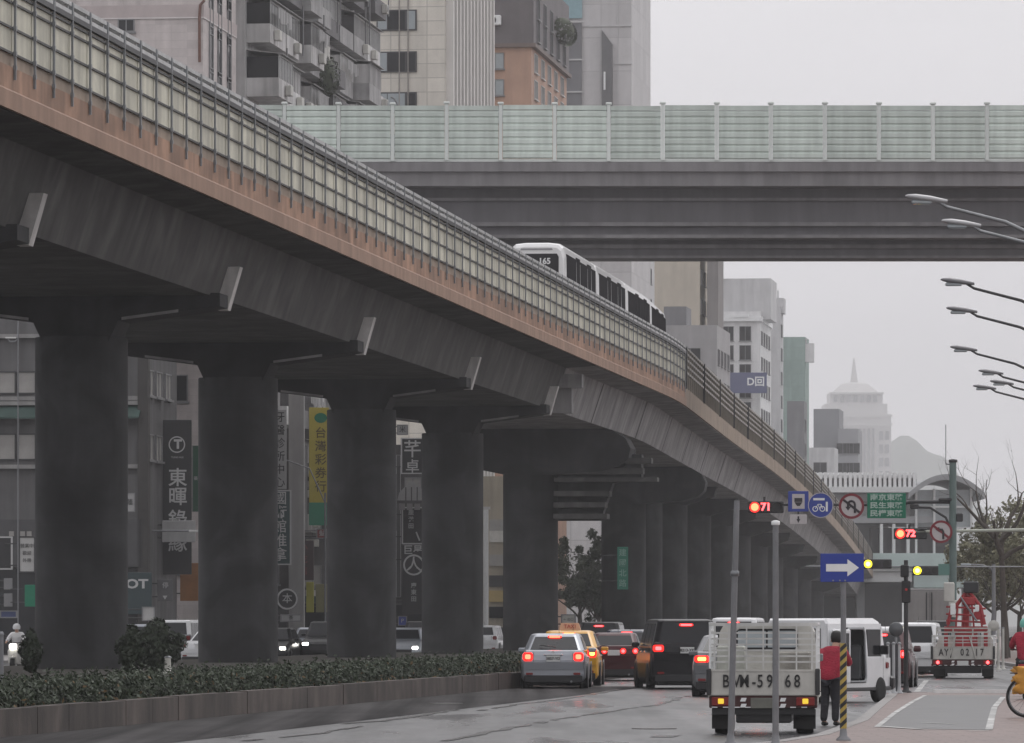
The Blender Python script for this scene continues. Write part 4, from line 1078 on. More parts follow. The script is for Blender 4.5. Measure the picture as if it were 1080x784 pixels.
def tree(label, X, Y, ht, cw, trunk_h, m, nleaf, seed, group=None, ls=(.10,.22), bare=False, sparse=1.0):
    rr = random.Random(seed); t = thing('street_tree' if not bare else 'bare_tree', label, 'tree', (X, Y, 0), 0, group)
    g = MB(); tips = []
    bend = Vector((rr.uniform(-.2,.2), rr.uniform(-.2,.2), 0))
    g.tube([(0,0,-.1),(bend.x*.4,bend.y*.4,trunk_h*.5),(bend.x,bend.y,trunk_h)], [ht*.026,ht*.02,ht*.016] if not bare else [.16,.13,.11], 9)
    g.build('trunk', bark, t)
    g = MB()
    def branch(p, d, L, rad, lev):
        q = p; pts = [p]; rs = [rad]
        for i in range(4):
            d = (d+rv(rr)*.28+Vector((0,0,.06 if not bare else .10))).normalized(); q = q+d*L/4; pts.append(q); rs.append(rad*(1-.2*(i+1)*.9))
        g.tube(pts, rs, 6 if lev == 0 else 4)
        tips.append((q, L))
        if lev < (2 if not bare else 3):
            for i in range(3 if lev == 0 else 2+(bare and rr.random() < .5)):
                k = rr.choice((2,3,4)); branch(pts[k], (d+rv(rr)*.85).normalized(), L*rr.uniform(.5,.72), rs[k]*.62, lev+1)
    for i in range(6):
        a = 2*PI*i/6+rr.uniform(-.4,.4); el = rr.uniform(.45,1.3)
        branch(Vector((bend.x,bend.y,trunk_h*rr.uniform(.82,1.0))), Vector((math.cos(a),math.sin(a),el)).normalized(), (ht-trunk_h)*rr.uniform(.42,.62)*(1 if el > .8 else .8), ht*(.0095 if not bare else .012), 0)
    g.build('limb', bark, t)
    if bare and nleaf == 0: return t
    lf = MB(); clumps = []
    for (q, L) in tips: clumps.append((q, rr.uniform(.45,.8)*max(.5, L*.5)))
    for i in range(16):
        v = rv(rr); clumps.append((Vector((v.x*cw*.42, v.y*cw*.42, trunk_h+(ht-trunk_h)*(.5+.42*v.z))), rr.uniform(.4,.75)*cw*.18))
    for i in range(nleaf):
        c, R = rr.choice(clumps); v = rv(rr); p = c+v*R*rr.random()**.45
        if p.z > .3: leaf(lf, p, (v+rv(rr)).normalized(), rr.uniform(*ls), rr)
    lf.build('crown', m, t, fix=False)
    return t
tg = 'trees on the right pavement'
tree('olive green street tree at the right frame edge beside the signal mast', (1062-540)*262/F, 262, 7.6, 4.6, 2.6, leaf_t, 6500, 21, tg, (.07,.15))
tree('second olive street tree just beyond the nearest right hand one', (1088-540)*285/F, 285, 8.0, 5.0, 2.7, leaf_t, 6500, 22, tg, (.07,.15))
tree('olive street tree farther back behind the grey lamp post', (1046-540)*318/F, 318, 7.9, 4.4, 2.6, leaf_t, 6000, 23, tg, (.08,.17))
tree('leafless tree whose bare limbs rise above the olive trees', (1060-540)*255/F, 255, 10.6, 5, 5.4, leaf_t, 0, 31, None, bare=True)
tree('dark tree low at the far right end of the tree row', (1075-540)*350/F, 350, 8.2, 5.4, 2.4, leaf_t, 7000, 33, tg, (.1,.24))
tree('tall hazy green tree seen between fifth pier and the dark piers', (612-540)*420/F, 420, 9.2, 4.2, 2.5, leaf_d, 9000, 41, None, (.1,.24))
tree('lower hazy tree right of the tall one behind the piers', (634-540)*400/F, 400, 7.4, 3.2, 2.2, leaf_d, 6000, 43, None, (.1,.22))

# ------------------------------------------------------------------ people
skin_m = mat('skin', (.42,.26,.19), .55, .06, 6)
hair_m = mat('black hair', (.012,.011,.011), .5, .1, 8)
def skin(name, P, E, m, parent, sub=2, root=0):
    me = bpy.data.meshes.new(name); me.from_pydata([p for p, _ in P], E, [])
    me.materials.append(m); o = bpy.data.objects.new(name, me); COL.objects.link(o); o.parent = parent
    md = o.modifiers.new('skin', 'SKIN'); md.use_smooth_shade = True
    for i, (p, q) in enumerate(P):
        sv = me.skin_vertices[0].data[i]; sv.radius = q if isinstance(q, tuple) else (q, q); sv.use_root = (i == root)
    sm = o.modifiers.new('sub', 'SUBSURF'); sm.levels = sub; sm.render_levels = sub
    return o
def person(label, loc, rz, joints, top, bottom, shoe, hair=True, helmet=None, cat='person', coat_long=False):
    """joints: dict of points in metres, facing +y"""
    J = {k: Vector(v) for k, v in joints.items()}
    t = thing('person', label, cat, loc, rz)
    P = []; E = []; idx = {}
    def v(n, p, q, par=None):
        idx[n] = len(P); P.append((tuple(p), q))
        if par is not None: E.append((idx[par], idx[n]))
    hp, ch, nk, hd = J['hip'], J['chest'], J['neck'], J['head']
    v('hip', hp, (.15,.11)); v('waist', hp.lerp(ch,.5), (.135,.10), 'hip'); v('chest', ch, (.165,.115), 'waist'); v('neckb', ch.lerp(nk,.75), (.075,.065), 'chest'); v('neck', nk, (.056,.06), 'neckb')
    up = (hd-nk).normalized()
    v('jaw', nk+up*.07+Vector((0,.03,0)), (.068,.082), 'neck'); v('face', hd, (.078,.10), 'jaw'); v('crown', hd+up*.085, (.066,.085), 'face')
    for s, sx in (('l',-1),('r',1)):
        v('sh'+s, J['sh'+s], .058, 'chest'); v('el'+s, J['el'+s], .042, 'sh'+s); v('wr'+s, J['wr'+s], .030, 'el'+s)
        d = (J['wr'+s]-J['el'+s]).normalized(); pm = J['wr'+s]+d*.075; v('pm'+s, pm, (.038,.020), 'wr'+s)
        side = d.cross(Vector((0,0,1))); side = side.normalized() if side.length > .1 else Vector((1,0,0)); dn = Vector((0,0,-1))
        for q in range(4):
            a = pm+side*(-.027+.018*q)+d*.02; L = (.062,.074,.07,.055)[q]
            v('fa%d'%q+s, a+d*.015, .0095, 'pm'+s); v('fb%d'%q+s, a+d*L*.6+dn*.006, .0088, 'fa%d'%q+s); v('fc%d'%q+s, a+d*L+dn*.028, .0075, 'fb%d'%q+s)
        v('ta'+s, J['wr'+s]+d*.03-side*.035*sx, .011, 'wr'+s); v('tb'+s, J['wr'+s]+d*.075-side*.055*sx+dn*.01, .009, 'ta'+s)
        v('hj'+s, hp+Vector((sx*.085,0,-.06)), .09, 'hip'); v('kn'+s, J['kn'+s], .058, 'hj'+s); v('an'+s, J['an'+s], .040, 'kn'+s)
        f = J.get('toe'+s, J['an'+s]+Vector((0,.14,-.045))); v('toe'+s, f, .034, 'an'+s)
    skin('body', P, E, skin_m, t)
    fw = Vector((0,1,0)); fw = (fw-up*fw.dot(up)).normalized()
    g = MB(); g.loft([[tuple(hd+fw*.095+Vector((a,0,b))) for a, b in ((-.014,-.03),(.014,-.03),(.006,.03),(-.006,.03))],[tuple(hd+fw*.125+Vector((a,0,b-.02))) for a, b in ((-.008,0),(.008,0),(.003,.012),(-.003,.012))]]); g.build('nose', skin_m, t)
    for sx in (-1, 1):
        MB().lathe([(.001,-.012),(.011,-.008),(.011,.008),(.001,.012)], 8, Matrix.Translation(hd+fw*.092+Vector((sx*.032,0,.012)))).build('eye', hair_m, t)
        MB().lathe([(.004,-.03),(.018,-.01),(.02,.014),(.004,.032)], 8, Matrix.Translation(hd+Vector((sx*.083,0,-.005)))).build('ear', skin_m, t)
    MB().box(-.024,.024,-.003,.003,-.005,.005, Matrix.Translation(hd+fw*.09-up*.048)).build('mouth', mat('lips', (.3,.12,.10), .5, .05, 4), t)
    # jacket with sleeves
    P2 = [(tuple(hp+Vector((0,0,-.17 if not coat_long else -.24))), (.21,.175)), (tuple(hp.lerp(ch,.5)), (.20,.175)), (tuple(ch), (.235,.185)), (tuple(ch.lerp(nk,.72)), (.125,.125))]
    E2 = [(0,1),(1,2),(2,3)]
    for s in 'lr':
        b = len(P2); P2 += [(tuple(J['sh'+s]), .098),(tuple(J['el'+s]), .072),(tuple(J['wr'+s].lerp(J['el'+s],.06)), .050)]; E2 += [(2,b),(b,b+1),(b+1,b+2)]
    skin('jacket', P2, E2, top, t, root=1)
    P3 = [(tuple(hp+Vector((0,0,.06))), (.185,.15))]; E3 = []
    for s, sx in (('l',-1),('r',1)):
        b = len(P3); P3 += [(tuple(hp+Vector((sx*.09,0,-.08))), .115),(tuple(J['kn'+s]), .076),(tuple(J['an'+s]+Vector((0,0,-.02))), .062)]; E3 += [(0,b),(b,b+1),(b+1,b+2)]
    skin('trousers', P3, E3, bottom, t)
    for s in 'lr':
        f = J.get('toe'+s, J['an'+s]+Vector((0,.14,-.045)))
        skin('shoe', [(tuple(J['an'+s]+Vector((0,-.03,-.035))), (.045,.045)), (tuple((J['an'+s]+f)/2+Vector((0,0,-.02))), (.046,.04)), (tuple(f+Vector((0,.02,0))), (.042,.03))], [(0,1),(1,2)], shoe, t, 1)
    if helmet is not None:
        g = MB(); g.lathe([(.125,-.06),(.138,0),(.13,.06),(.10,.11),(.05,.14),(.004,.148)], 18, Matrix.Translation(hd+up*.03)); g.build('helmet', helmet, t)
        return t
    if hair:
        g = MB(); g.lathe([(.072,-.07),(.094,-.02),(.099,.03),(.088,.085),(.06,.118),(.02,.132),(.002,.134)], 16, Matrix.Translation(hd+up*.02-fw*.022)@Matrix.Diagonal((.92,1.06,1,1))); g.build('hair', hair_m, t)
    return t
red_j = mat('red jacket cloth', (.34,.02,.045), .8, .3, 5, bump=.9); dark_tr = mat('dark trouser cloth', (.028,.028,.034), .85, .3, 5, bump=.9); shoe_m = mat('black shoe', (.015,.015,.015), .6, .1, 5)
person('person in red jacket and dark trousers leaning into the open side door of the van', (5.20, 93.2, 0), -.42,
  dict(hip=(0,0,.84), chest=(0,.16,1.14), neck=(0,.26,1.30), head=(0,.33,1.41), shl=(-.19,.17,1.22), shr=(.19,.17,1.22), ell=(-.20,.36,1.02), elr=(.20,.36,1.02), wrl=(-.13,.58,1.08), wrr=(.13,.58,1.08),
       knl=(-.085,.04,.46), knr=(.085,.06,.46), anl=(-.085,-.05,.085), anr=(.085,.05,.085)), red_j, dark_tr, shoe_m)
def scooter(label, loc, rz, paint, head=False, tail=False):
    """origin ground, +y forward"""
    t = thing('scooter', label, 'scooter', loc, rz)
    for y in (-.62, .62): wheel(t, 0, y, .24, .11)
    g = MB(); g.loft([[(-.14,-.75,.40),(.14,-.75,.40),(.12,-.75,.72),(-.12,-.75,.72)],[(-.19,-.3,.32),(.19,-.3,.32),(.16,-.3,.72),(-.16,-.3,.72)],[(-.17,.05,.28),(.17,.05,.28),(.13,.05,.66),(-.13,.05,.66)]])
    g.loft([[(-.16,-.3,.25),(.16,-.3,.25),(.16,-.3,.32),(-.16,-.3,.32)],[(-.16,.5,.25),(.16,.5,.25),(.16,.5,.32),(-.16,.5,.32)]])
    g.loft([[(-.20,.36,.28),(.20,.36,.28),(.17,.55,.28),(-.17,.55,.28)],[(-.24,.34,.70),(.24,.34,.70),(.15,.50,.70),(-.15,.50,.70)],[(-.14,.30,.98),(.14,.30,.98),(.10,.44,.98),(-.10,.44,.98)]])
    g.tube([(0,.62,.24),(0,.5,.6)], .05, 8); g.bbox(-.08,.08,.42,.8,.46,.53,.02); body = g.build('body', paint, t)
    md = body.modifiers.new('round','BEVEL'); md.width = .03; md.segments = 2; md.limit_method = 'ANGLE'
    g = MB(); g.bbox(-.14,.14,-.72,.02,.70,.80,.03); g.build('seat', black_pt, t)
    g = MB(); g.tube([(-.34,.22,1.03),(-.1,.36,1.0),(.1,.36,1.0),(.34,.22,1.03)], .018, 6); g.tube([(-.2,.32,1.02),(-.3,.34,1.2)], .008, 5); g.tube([(.2,.32,1.02),(.3,.34,1.2)], .008, 5)
    for sx in (-1, 1): g.lathe([(.005,-.01),(.06,-.01),(.06,.01),(.005,.01)], 12, Matrix.Translation((sx*.31,.34,1.23)), axis='y')
    g.build('handlebar', steel_dk, t)
    o = MB().bbox(-.1,.1,.44,.53,.82,.95,.03).build('headlight', glass_sky, t)
    if head: MB().bbox(-.13,.13,.52,.56,.80,.96,.03).build('bulb', head_on, o)
    o = MB().bbox(-.09,.09,-.80,-.74,.56,.65,.02).build('tail_light', red_halo if tail else mat('tail lens', (.18,.012,.012), .25, .1, 3), t)
    if tail: MB().bbox(-.10,.10,-.82,-.798,.56,.66,.02).build('bulb', red_on if tail is True else tail, o)
    plate(t, 0, -.77, .44, '', .26, .14)
    return t
SIT = dict(hip=(0,-.25,.88), chest=(0,-.16,1.22), neck=(0,-.12,1.40), head=(0,-.09,1.51), shl=(-.19,-.15,1.31), shr=(.19,-.15,1.31), ell=(-.30,.02,1.10), elr=(.30,.02,1.10), wrl=(-.30,.17,1.06), wrr=(.30,.17,1.06),
           knl=(-.16,.2,.74), knr=(.16,.2,.74), anl=(-.13,.16,.40), anr=(.13,.16,.40), toel=(-.13,.30,.36), toer=(.13,.30,.36))
white_rc = mat('white raincoat', (.66,.66,.67), .5, .08, 4)
p = Vector(((17-540)*200/F, 200, .005)); scooter('pale scooter with lit headlamp coming along the left road', p, RHD*-1+PI, white_dirty, head=True)
person('scooter rider in a white hooded raincoat facing the camera at the left edge', p, -RHD+PI, SIT, white_rc, white_rc, shoe_m, helmet=white_rc, coat_long=True)
p = Vector(((973-540)*188/F, 188, .005)); scooter('dark scooter with bright tail light behind the small black car', p, -RHD, black_c, tail=amber_on)
person('dark clad scooter rider waiting in the far queue', p, -RHD, SIT, dark_tr, dark_tr, shoe_m, helmet=black_c)
p = Vector(((1082.5-540)*118/F, 118, .125)); scooter('red scooter at the right frame edge under the rider with a teal helmet', p, -RHD, red_paint)
person('scooter rider in red jacket and teal helmet cut by the right frame edge', p, -RHD, SIT, red_j, dark_tr, shoe_m, helmet=mat('teal helmet', (.16,.48,.40), .35, .05, 3))

# bicycle with orange bags at the right edge, standing on the pavement
bc = thing('bicycle', 'bicycle with orange rear bags parked at the right frame edge', 'bicycle', ((1083-540)*94.5/F, 94.5, .12), 0)
orange = mat('orange bag cloth', (.62,.30,.05), .7, .2, 6)
def bwheel(x):
    g = MB(); n = 40; R = []
    for k in range(n+1):
        a = 2*PI*k/n; R.append([(x+(.325+.022*math.cos(b))*math.cos(a), .022*math.sin(b), .345+(.325+.022*math.cos(b))*math.sin(a)) for b in [2*PI*q/8 for q in range(8)]])
    g.loft(R, caps=False, smooth=True); wl = g.build('wheel', rubber, bc)
    g = MB()
    for k in range(18):
        a = 2*PI*k/18; g.tube([(x,0,.345),(x+.305*math.cos(a),0,.345+.305*math.sin(a))], .0025, 4)
    g.lathe([(.005,-.05),(.025,-.04),(.025,.04),(.005,.05)], 10, Matrix.Translation((x,0,.345)), axis='y')
    g.ring((x,.345), .285, .305, .01, 36, .02); g.build('rim', steel_gy, wl)
bwheel(0); bwheel(1.04)
g = MB(); 
for a, b in (((0,.345),(.42,.30)),((.42,.30),(.28,.80)),((0,.345),(.30,.72)),((.42,.30),(.90,.70)),((.30,.70),(.88,.82)),((1.04,.345),(.86,.92))): g.tube([(a[0],0,a[1]),(b[0],0,b[1])], .018, 8)
g.build('frame', mat('bicycle orange paint', (.6,.28,.03), .35, .08, 4, coat=.3), bc)
g = MB(); g.lathe([(.02,-.02),(.09,-.015),(.09,.015),(.02,.02)], 18, Matrix.Translation((.42,-.03,.30)), axis='y'); g.tube([(.42,-.06,.30),(.48,-.07,.16)], .01, 6); g.build('crank', steel_dk, bc)
g = MB(); g.bbox(.12,.40,-.08,.08,.86,.93,.03); g.build('saddle', black_pt, bc)
g = MB(); g.tube([(.86,0,.9),(.84,0,1.02),(.80,-.28,1.06),(.70,-.30,1.05)], .013, 6); g.tube([(.84,0,1.02),(.80,.28,1.06),(.70,.30,1.05)], .013, 6); g.build('handlebar', steel_gy, bc)
for sy in (-1, 1):
    g = MB(); rr = random.Random(sy+3); rings = []
    for i in range(9):
        z = .40+.44*i/8; bl = .17+.05*math.sin(i*1.9+sy)-.02*(i in (0,8)); rings.append([(-.06-bl*math.cos(a)*1.25+.06, sy*(.12+.075*math.sin(a)*(1+.2*math.sin(i*2.1))), z+.015*math.sin(3*a)) for a in [2*PI*q/14 for q in range(14)]])
    g.loft(rings, smooth=True); g.build('saddle_bag', orange, bc)
g = MB(); g.bbox(-.28,.2,-.06,.06,.73,.75,.008); g.build('rack', steel_dk, bc)
# ------------------------------------------------------------------ poles, signals, road signs
def pole(name, label, cat, px, Y, ztop, r, base=.12, m=pole_gy, lean=0.0, flange=True, group=None):
    t = thing(name, label, cat, ((px-540)*Y/F, Y, base), 0, group)
    g = MB(); g.tube([(0,0,0),(lean,0,ztop-base)], [r, r*.86], 12); g.lathe([(r*1.5,0),(r*1.5,.02),(r*2.2,.0)] if False else [(r*2.4,0),(r*2.4,.02),(r*1.3,.06),(r*1.05,.16)], 12) if flange else None
    g.build('shaft', m, t); return t
t = pole('signal_post', 'slim grey post with a small coupling, leaning slightly, left of the pickup cage', 'post', 770.5, 72.5, EYE+130*72.5/F, .042, lean=.08)
MB().lathe([(.03,-.04),(.055,-.03),(.055,.03),(.03,.04)], 10, Matrix.Translation((.055,0,2.2))).build('coupling', steel_gy, t)
t = pole('sign_post', 'plain grey post with a white cap before the pickup tailgate', 'post', 818, 72.0, EYE+104*72/F, .042)
MB().lathe([(.05,0),(.055,.01),(.055,.05),(.02,.06)], 12, Matrix.Translation((0,0,EYE+104*72/F-.12))).build('cap', white_pt, t)
# blue arrow sign on striped post
t = pole('arrow_sign', 'blue sign with white right arrow on a post with yellow and black stripes', 'sign', 889.5, 76, EYE+46*76/F, .041)
def sgn(px, py, Y): return W(px, py, Y)
b = MB().bbox(-.29,.29,-.062,-.045,-.19,.19,.004)
bd = b.build('sign_board', blue_sign, t, (-.02, 0, EYE+59*76/F-.12))
g = MB(); g.prism([(-.215,-.05),(.07,-.05),(.07,-.115),(.225,.0),(.07,.115),(.07,.05),(-.215,.05)], -.068, -.063); g.build('arrow', white_pt, bd)
for x in (-.12, -.03, .04): MB().disc((x,-.17), .012, -.062, 8, th=.006).build('bolt', steel_gy, bd)
g = MB(); n = 9; z0 = .16; z1 = 1.30
g.lathe([(.046,z0),(.046,z1)], 14); sl_ = g.build('sleeve', mat('hazard yellow', (.45,.33,.08), .5, .12, 3), t)
g = MB()
for i in range(n):
    zz = z0+(z1-z0)*i/n; q = (z1-z0)/n*.5; R = []
    for k in range(15):
        a = 2*PI*k/14; off = .09*(math.cos(a)*.5+.5)
        zt_ = min(zz+off+q, z1); zb_ = min(zz+off, z1-.001)
        R.append([(.0475*math.cos(a),.0475*math.sin(a),zb_),(.0475*math.cos(a),.0475*math.sin(a),zt_),(.0465*math.cos(a),.0465*math.sin(a),zt_),(.0465*math.cos(a),.0465*math.sin(a),zb_)])
    g.loft(R, caps=False)
g.build('black_band', black_pt, sl_)
# kerbside pedestrian post with round mirror, and the bollard screen
t = pole('pedestrian_signal', 'dark pedestrian signal post with a tiny red light beside the bollards', 'signal', 955.5, 128.6, EYE+67*128.6/F, .055, m=steel_dk)
h = MB().bbox(-.12,.06,-.1,.1,0,.28,.02).build('housing', black_pt, t, (0,0,EYE+62*128.6/F-.12-.28))
MB().bbox(-.10,.10,-.09,.09,0,.5,.02).build('housing', black_pt, t, (.0,0,EYE+36*128.6/F-.12-.3))
MB().disc((0,0), .03, -.093, 12, th=.012).build('lens', mat('dull red lens', (.45,.03,.03), .3, .1, 3), t, (0,0,EYE+36*128.6/F-.12))
t = pole('traffic_mirror', 'grey round traffic mirror on a short post by the bollards', 'mirror', 945, 128.0, EYE-2*128/F, .03, m=steel_gy)
MB().lathe([(.02,-.05),(.12,-.03),(.16,0),(.165,.02),(.155,.03),(.02,.04)], 24, axis='y').build('disc', mat('mirror back grey', (.10,.105,.11), .35, .1, 3, metal=.3), t, (0,-.05,EYE-6*128/F-.12))
for i, px in enumerate((936.5, 942.5, 948.5)):
    Y = 126.6+i*.4
    t = pole('bollard', ('pale grey tall bollard nearest the open van', 'pale grey tall bollard in the middle of the row of three', 'pale grey tall bollard closest to the pedestrian signal post')[i], 'bollard', px, Y, EYE-22*Y/F, .035, m=mat('pale bollard', (.42,.43,.44), .5, .1, 3), group='bollards beside the open van')
    MB().lathe([(.04,0),(.045,.02),(.03,.05),(.004,.06)], 10, Matrix.Translation((0,0,EYE-22*Y/F-.12))).build('cap', steel_gy, t)
t = thing('barrier_board', 'dark board standing between the pale bollards on a grey foot', 'barrier', ((942-540)*127.9/F, 127.9, .12))
MB().bbox(-.14,.16,-.02,.02,.35,1.12,.01).build('board', mat('dark board', (.05,.05,.055), .6, .15, 3), t)
MB().prismx([(-.25,0),(.25,0),(.02,.55),(-.02,.55)], -.16, -.10).build('foot', steel_gy, t); MB().prismx([(-.25,0),(.25,0),(.02,.5),(-.02,.5)], .10, .16).build('foot', steel_gy, t)

# mast with arm of signs
YMst = 200.0; sM = F/YMst
mx_ = (1005-540)/sM; zA = EYE+(658-532.5)/sM
mast = thing('signal_mast', 'tall green grey signal mast with an aerial and a long sign arm', 'mast', (mx_, YMst, 0))
ztop = EYE+170/sM
MB().tube([(0,0,0),(0,0,ztop)], [.14,.125], 14).build('shaft', pole_gn, mast)
MB().lathe([(.13,0),(.15,.01),(.15,.1),(.02,.12)], 14, Matrix.Translation((0,0,ztop))).build('cap', steel_dk, mast)
MB().tube([(-.25,0,ztop-.05),(-.25,0,EYE+210/sM)], .014, 6).build('aerial', steel_gy, mast)
g = MB(); g.tube([(0,0,zA+.1),(-1.5,0,zA+.1),(-1.9,0,zA),(-7.2,0,zA)], [.07,.065,.055,.04], 8); g.tube([(-.0,0,zA-1.0),(-.25,0,zA-.45),(-.8,0,zA-.1),(-1.5,0,zA-.08)], .045, 8)
g.tube([(-.25,0,ztop-.05),(0,0,ztop-.08)], .02, 6); arm = g.build('arm', steel_dk, mast)
g = MB(); g.bbox(-.5,.0,-.12,.12,zA+.12,zA+.24,.03); g.bbox(-1.5,-1.2,-.1,.1,zA-.15,zA+.02,.03); g.bbox(.12,.35,-.1,.1,zA-.6,zA-.3,.03); g.build('junction_box', steel_dk, mast)
MB().bbox(-.16,.2,-.32,-.15,1.9,2.5,.02).build('cabinet', white_dirty, mast)
MB().bbox(-.52,-.13,-.16,-.12,EYE+51/sM,EYE+63/sM,.005).build('name_plate', mat('grey green plate', (.12,.24,.21), .5, .08, 3), mast)
def sig(label, px, py, Y, on_red=True, right_box=False, digits='8'):
    """horizontal signal head hung on an arm: red lens at the left, count figures beside it"""
    p = W(px, py, Y); t = thing('traffic_signal', label, 'traffic light', p)
    g = MB(); g.bbox(-.24,1.02,-.02,.16,-.21,.21,.03); g.build('housing', black_pt, t)
    for i, x in enumerate((0, .39, .78)):
        l = MB().disc((x,0), .19 if i == 0 else .165, -.021, 22, th=.02).build('lens', red_halo if (i == 0 and on_red) else lens_off, t)
        if i == 0 and on_red: MB().disc((x,0), .135, -.042, 18, th=.01).build('bulb', emit('signal red core', (1,.12,.05), 6), l)
        if i == 1 and on_red: text(digits, .36, red_on, l, (x,-.05,0), bold=.014)
        vz = MB(); R = []
        for k in range(9):
            a = PI*k/8; R.append([(x+.175*math.cos(a),-.021,.175*math.sin(a)),(x+.175*math.cos(a),-.20,.175*math.sin(a)),(x+.185*math.cos(a),-.20,.185*math.sin(a)),(x+.185*math.cos(a),-.021,.185*math.sin(a))])
        vz.loft(R, caps=False); vz.build('visor', black_pt, l)
    MB().box(.30,.38,.02,.1,-.0,.36).build('hanger', steel_dk, t)
    return t
sig('signal at the left end of the sign arm showing red with count figures', 796, 535, YMst-.3, digits='71')
sig('smaller red signal with count figures left of the green grey mast', 949.5, 563, 215, digits='72')
g = thing('signal_gantry', 'long pale horizontal arm carrying the smaller red signal past the mast', 'signal arm', (W(1100,0,215).x, 215, 0))
za = EYE+97.5*215/F
MB().tube([(0,0,0),(0,0,za+.6)], [.13,.11], 12).build('shaft', pole_gy, g)
MB().tube([(0,0,za+.06),(W(962,0,215).x-W(1100,0,215).x,0,za-.02)], [.075,.05], 10).build('arm', mat('pale pole paint', (.40,.42,.36), .5, .1, 3), g)
def yel(label, px, py, Y):
    p = W(px, py, Y); t = thing('traffic_signal', label, 'traffic light', p); 
    MB().bbox(-.2,1.0,-.02,.16,-.2,.2,.03).build('housing', black_pt, t)
    for i, x in enumerate((0,.38,.76)):
        l = MB().disc((x,0), .17 if i == 0 else .15, -.021, 22, th=.02).build('lens', yellow_on if i == 0 else lens_off, t)
        if i == 0: MB().disc((x,0), .10, -.042, 16, th=.01).build('bulb', emit('yellow core', (1,.9,.15), 6), l)
    return t
yel('yellow lit signal just right of the blue arrow sign', 915.5, 595, 240)
yel('yellow lit signal above the box lorry, left of the mast', 967.5, 602, 240)
t = thing('signal_gantry', 'dark far arm carrying the two yellow signals beside the arrow sign', 'signal arm', (W(1100,0,241).x, 241, 0))
zb = EYE+60*241/F
MB().tube([(0,0,0),(0,0,zb+.4)], .1, 10).build('shaft', steel_gy, t); MB().tube([(0,0,zb+.0),(W(850,0,241).x-W(1100,0,241).x,0,zb+.02)], .03, 8).build('arm', steel_gy, t)
# round prohibition signs and blue signs on the arm
ring_red = mat('sign ring dark red', (.20,.02,.03), .45, .08, 3); sign_wh = mat('sign face white', (.50,.47,.47), .45, .08, 3); ink2 = mat('sign black', (.03,.025,.03), .5, .05, 3)
def round_sign(label, px, py, Y, dia, kind):
    p = W(px, py, Y); r_ = dia/2; t = thing('road_sign', label, 'sign', p)
    if kind == 'bike':
        f = MB().disc((0,0), r_, 0, 32, th=.02).build('sign_face', blue_sign, t)
        MB().ring((0,0), r_*.93, r_*.99, -.021, 32, .006).build('border', sign_wh, f)
        g = MB(); g.box(-.26,.14,-.03,-.021,.17,.25); g.box(.18,.25,-.03,-.021,-.22,.12)
        g.ring((-.19,-.13), .07, .10, -.021, 16, .008); g.ring((.06,-.13), .07, .10, -.021, 16, .008)
        for a, b in (((-.19,-.13),(-.10,.03)),((-.10,.03),(.02,.03)),((.02,.03),(.06,-.13)),((-.10,.03),(-.03,-.13)),((-.03,-.13),(.03,.03))): g.tube([(a[0],-.026,a[1]),(b[0],-.026,b[1])], .014, 5)
        g.build('bicycle_symbol', white_pt, f)
    else:
        f = MB().disc((0,0), r_, 0, 36, th=.02).build('sign_face', sign_wh, t)
        MB().ring((0,0), r_*.80, r_*1.0, -.021, 40, .008).build('border', ring_red, f)
        g = MB(); a = math.radians(-40); R_ = Matrix.Rotation(-a*0+math.radians(38), 4, 'Y'); g.box(-r_*.8, r_*.8, -.034, -.0305, -.042, .042, R_); g.build('slash', ring_red if kind == 'turn' else ink2, f)
        g = MB(); pts = [(.12,-.24),(.12,.06)]+[(.0+.12*math.cos(q),.06+.12*math.sin(q)) for q in [PI*i/6 for i in range(1,7)]]+[(-.12,-.02)]
        if kind == 'turn': pts = [(.08,-.26),(.08,.0),(.04,.08),(-.06,.08)]
        g.tube([(x,-.026,z) for x, z in pts], .04, 6); q = pts[-1]
        if kind == 'uturn': g.prism([(q[0]-.1,q[1]),(q[0]+.1,q[1]),(q[0],q[1]-.14)], -.03, -.021)
        else: g.prism([(q[0],q[1]-.1),(q[0],q[1]+.1),(q[0]-.14,q[1])], -.03, -.021)
        g.build('arrow_symbol', ink2, f)
    MB().box(-.03,.03,.001,.12,-.1,.1).build('bracket', steel_dk, t)
    return t
round_sign('round no u-turn sign left of the green sign on the arm', 898, 534, YMst-.22, 27/sM, 'uturn')
round_sign('round blue bicycle sign beside the no u-turn sign', 865.5, 533, YMst-.22, 27/sM, 'bike')
round_sign('round no left turn sign fixed to the front of the mast', 992.5, 561, YMst-.22, 24/sM, 'turn')
p = W(842, 529, YMst-.2); t = thing('road_sign', 'square blue bus sign with a white arrow plate below it', 'sign', p)
f = MB().bbox(-.36,.36,-.02,0,-.36,.36,.01).build('sign_face', blue_sign, t)
g = MB(); g.bbox(-.22,.22,-.026,-.021,-.26,.26,.002); q = g.build('white_panel', sign_wh, f)
g = MB(); g.bbox(-.14,.14,-.034,-.027,-.02,.12,.003); g.prism([(-.14,-.03),(.14,-.03),(.05,-.16),(-.05,-.16)], -.034, -.027); g.build('bus_symbol', ink2, q)
f = MB().bbox(-.30,.30,-.02,0,-.80,-.46,.01).build('lower_plate', sign_wh, t)
g = MB(); g.prism([(-.07,-.62),(.07,-.62),(0,-.76)], -.026, -.0205); g.box(-.03,.03,-.026,-.0205,-.62,-.52); g.build('arrow_symbol', ink2, f)
MB().box(-.03,.03,.001,.15,-.6,.1).build('bracket', steel_dk, t)
p = W(935, 533.5, YMst-.2); t = thing('road_sign', 'green direction sign with rows of white characters on the arm', 'sign', p)
f = MB().bbox(-.68,.68,-.02,0,-.44,.44,.01).build('sign_face', green_sign, t)
MB().box(-.03,.03,.001,.15,-.1,.1).build('bracket', steel_dk, t)
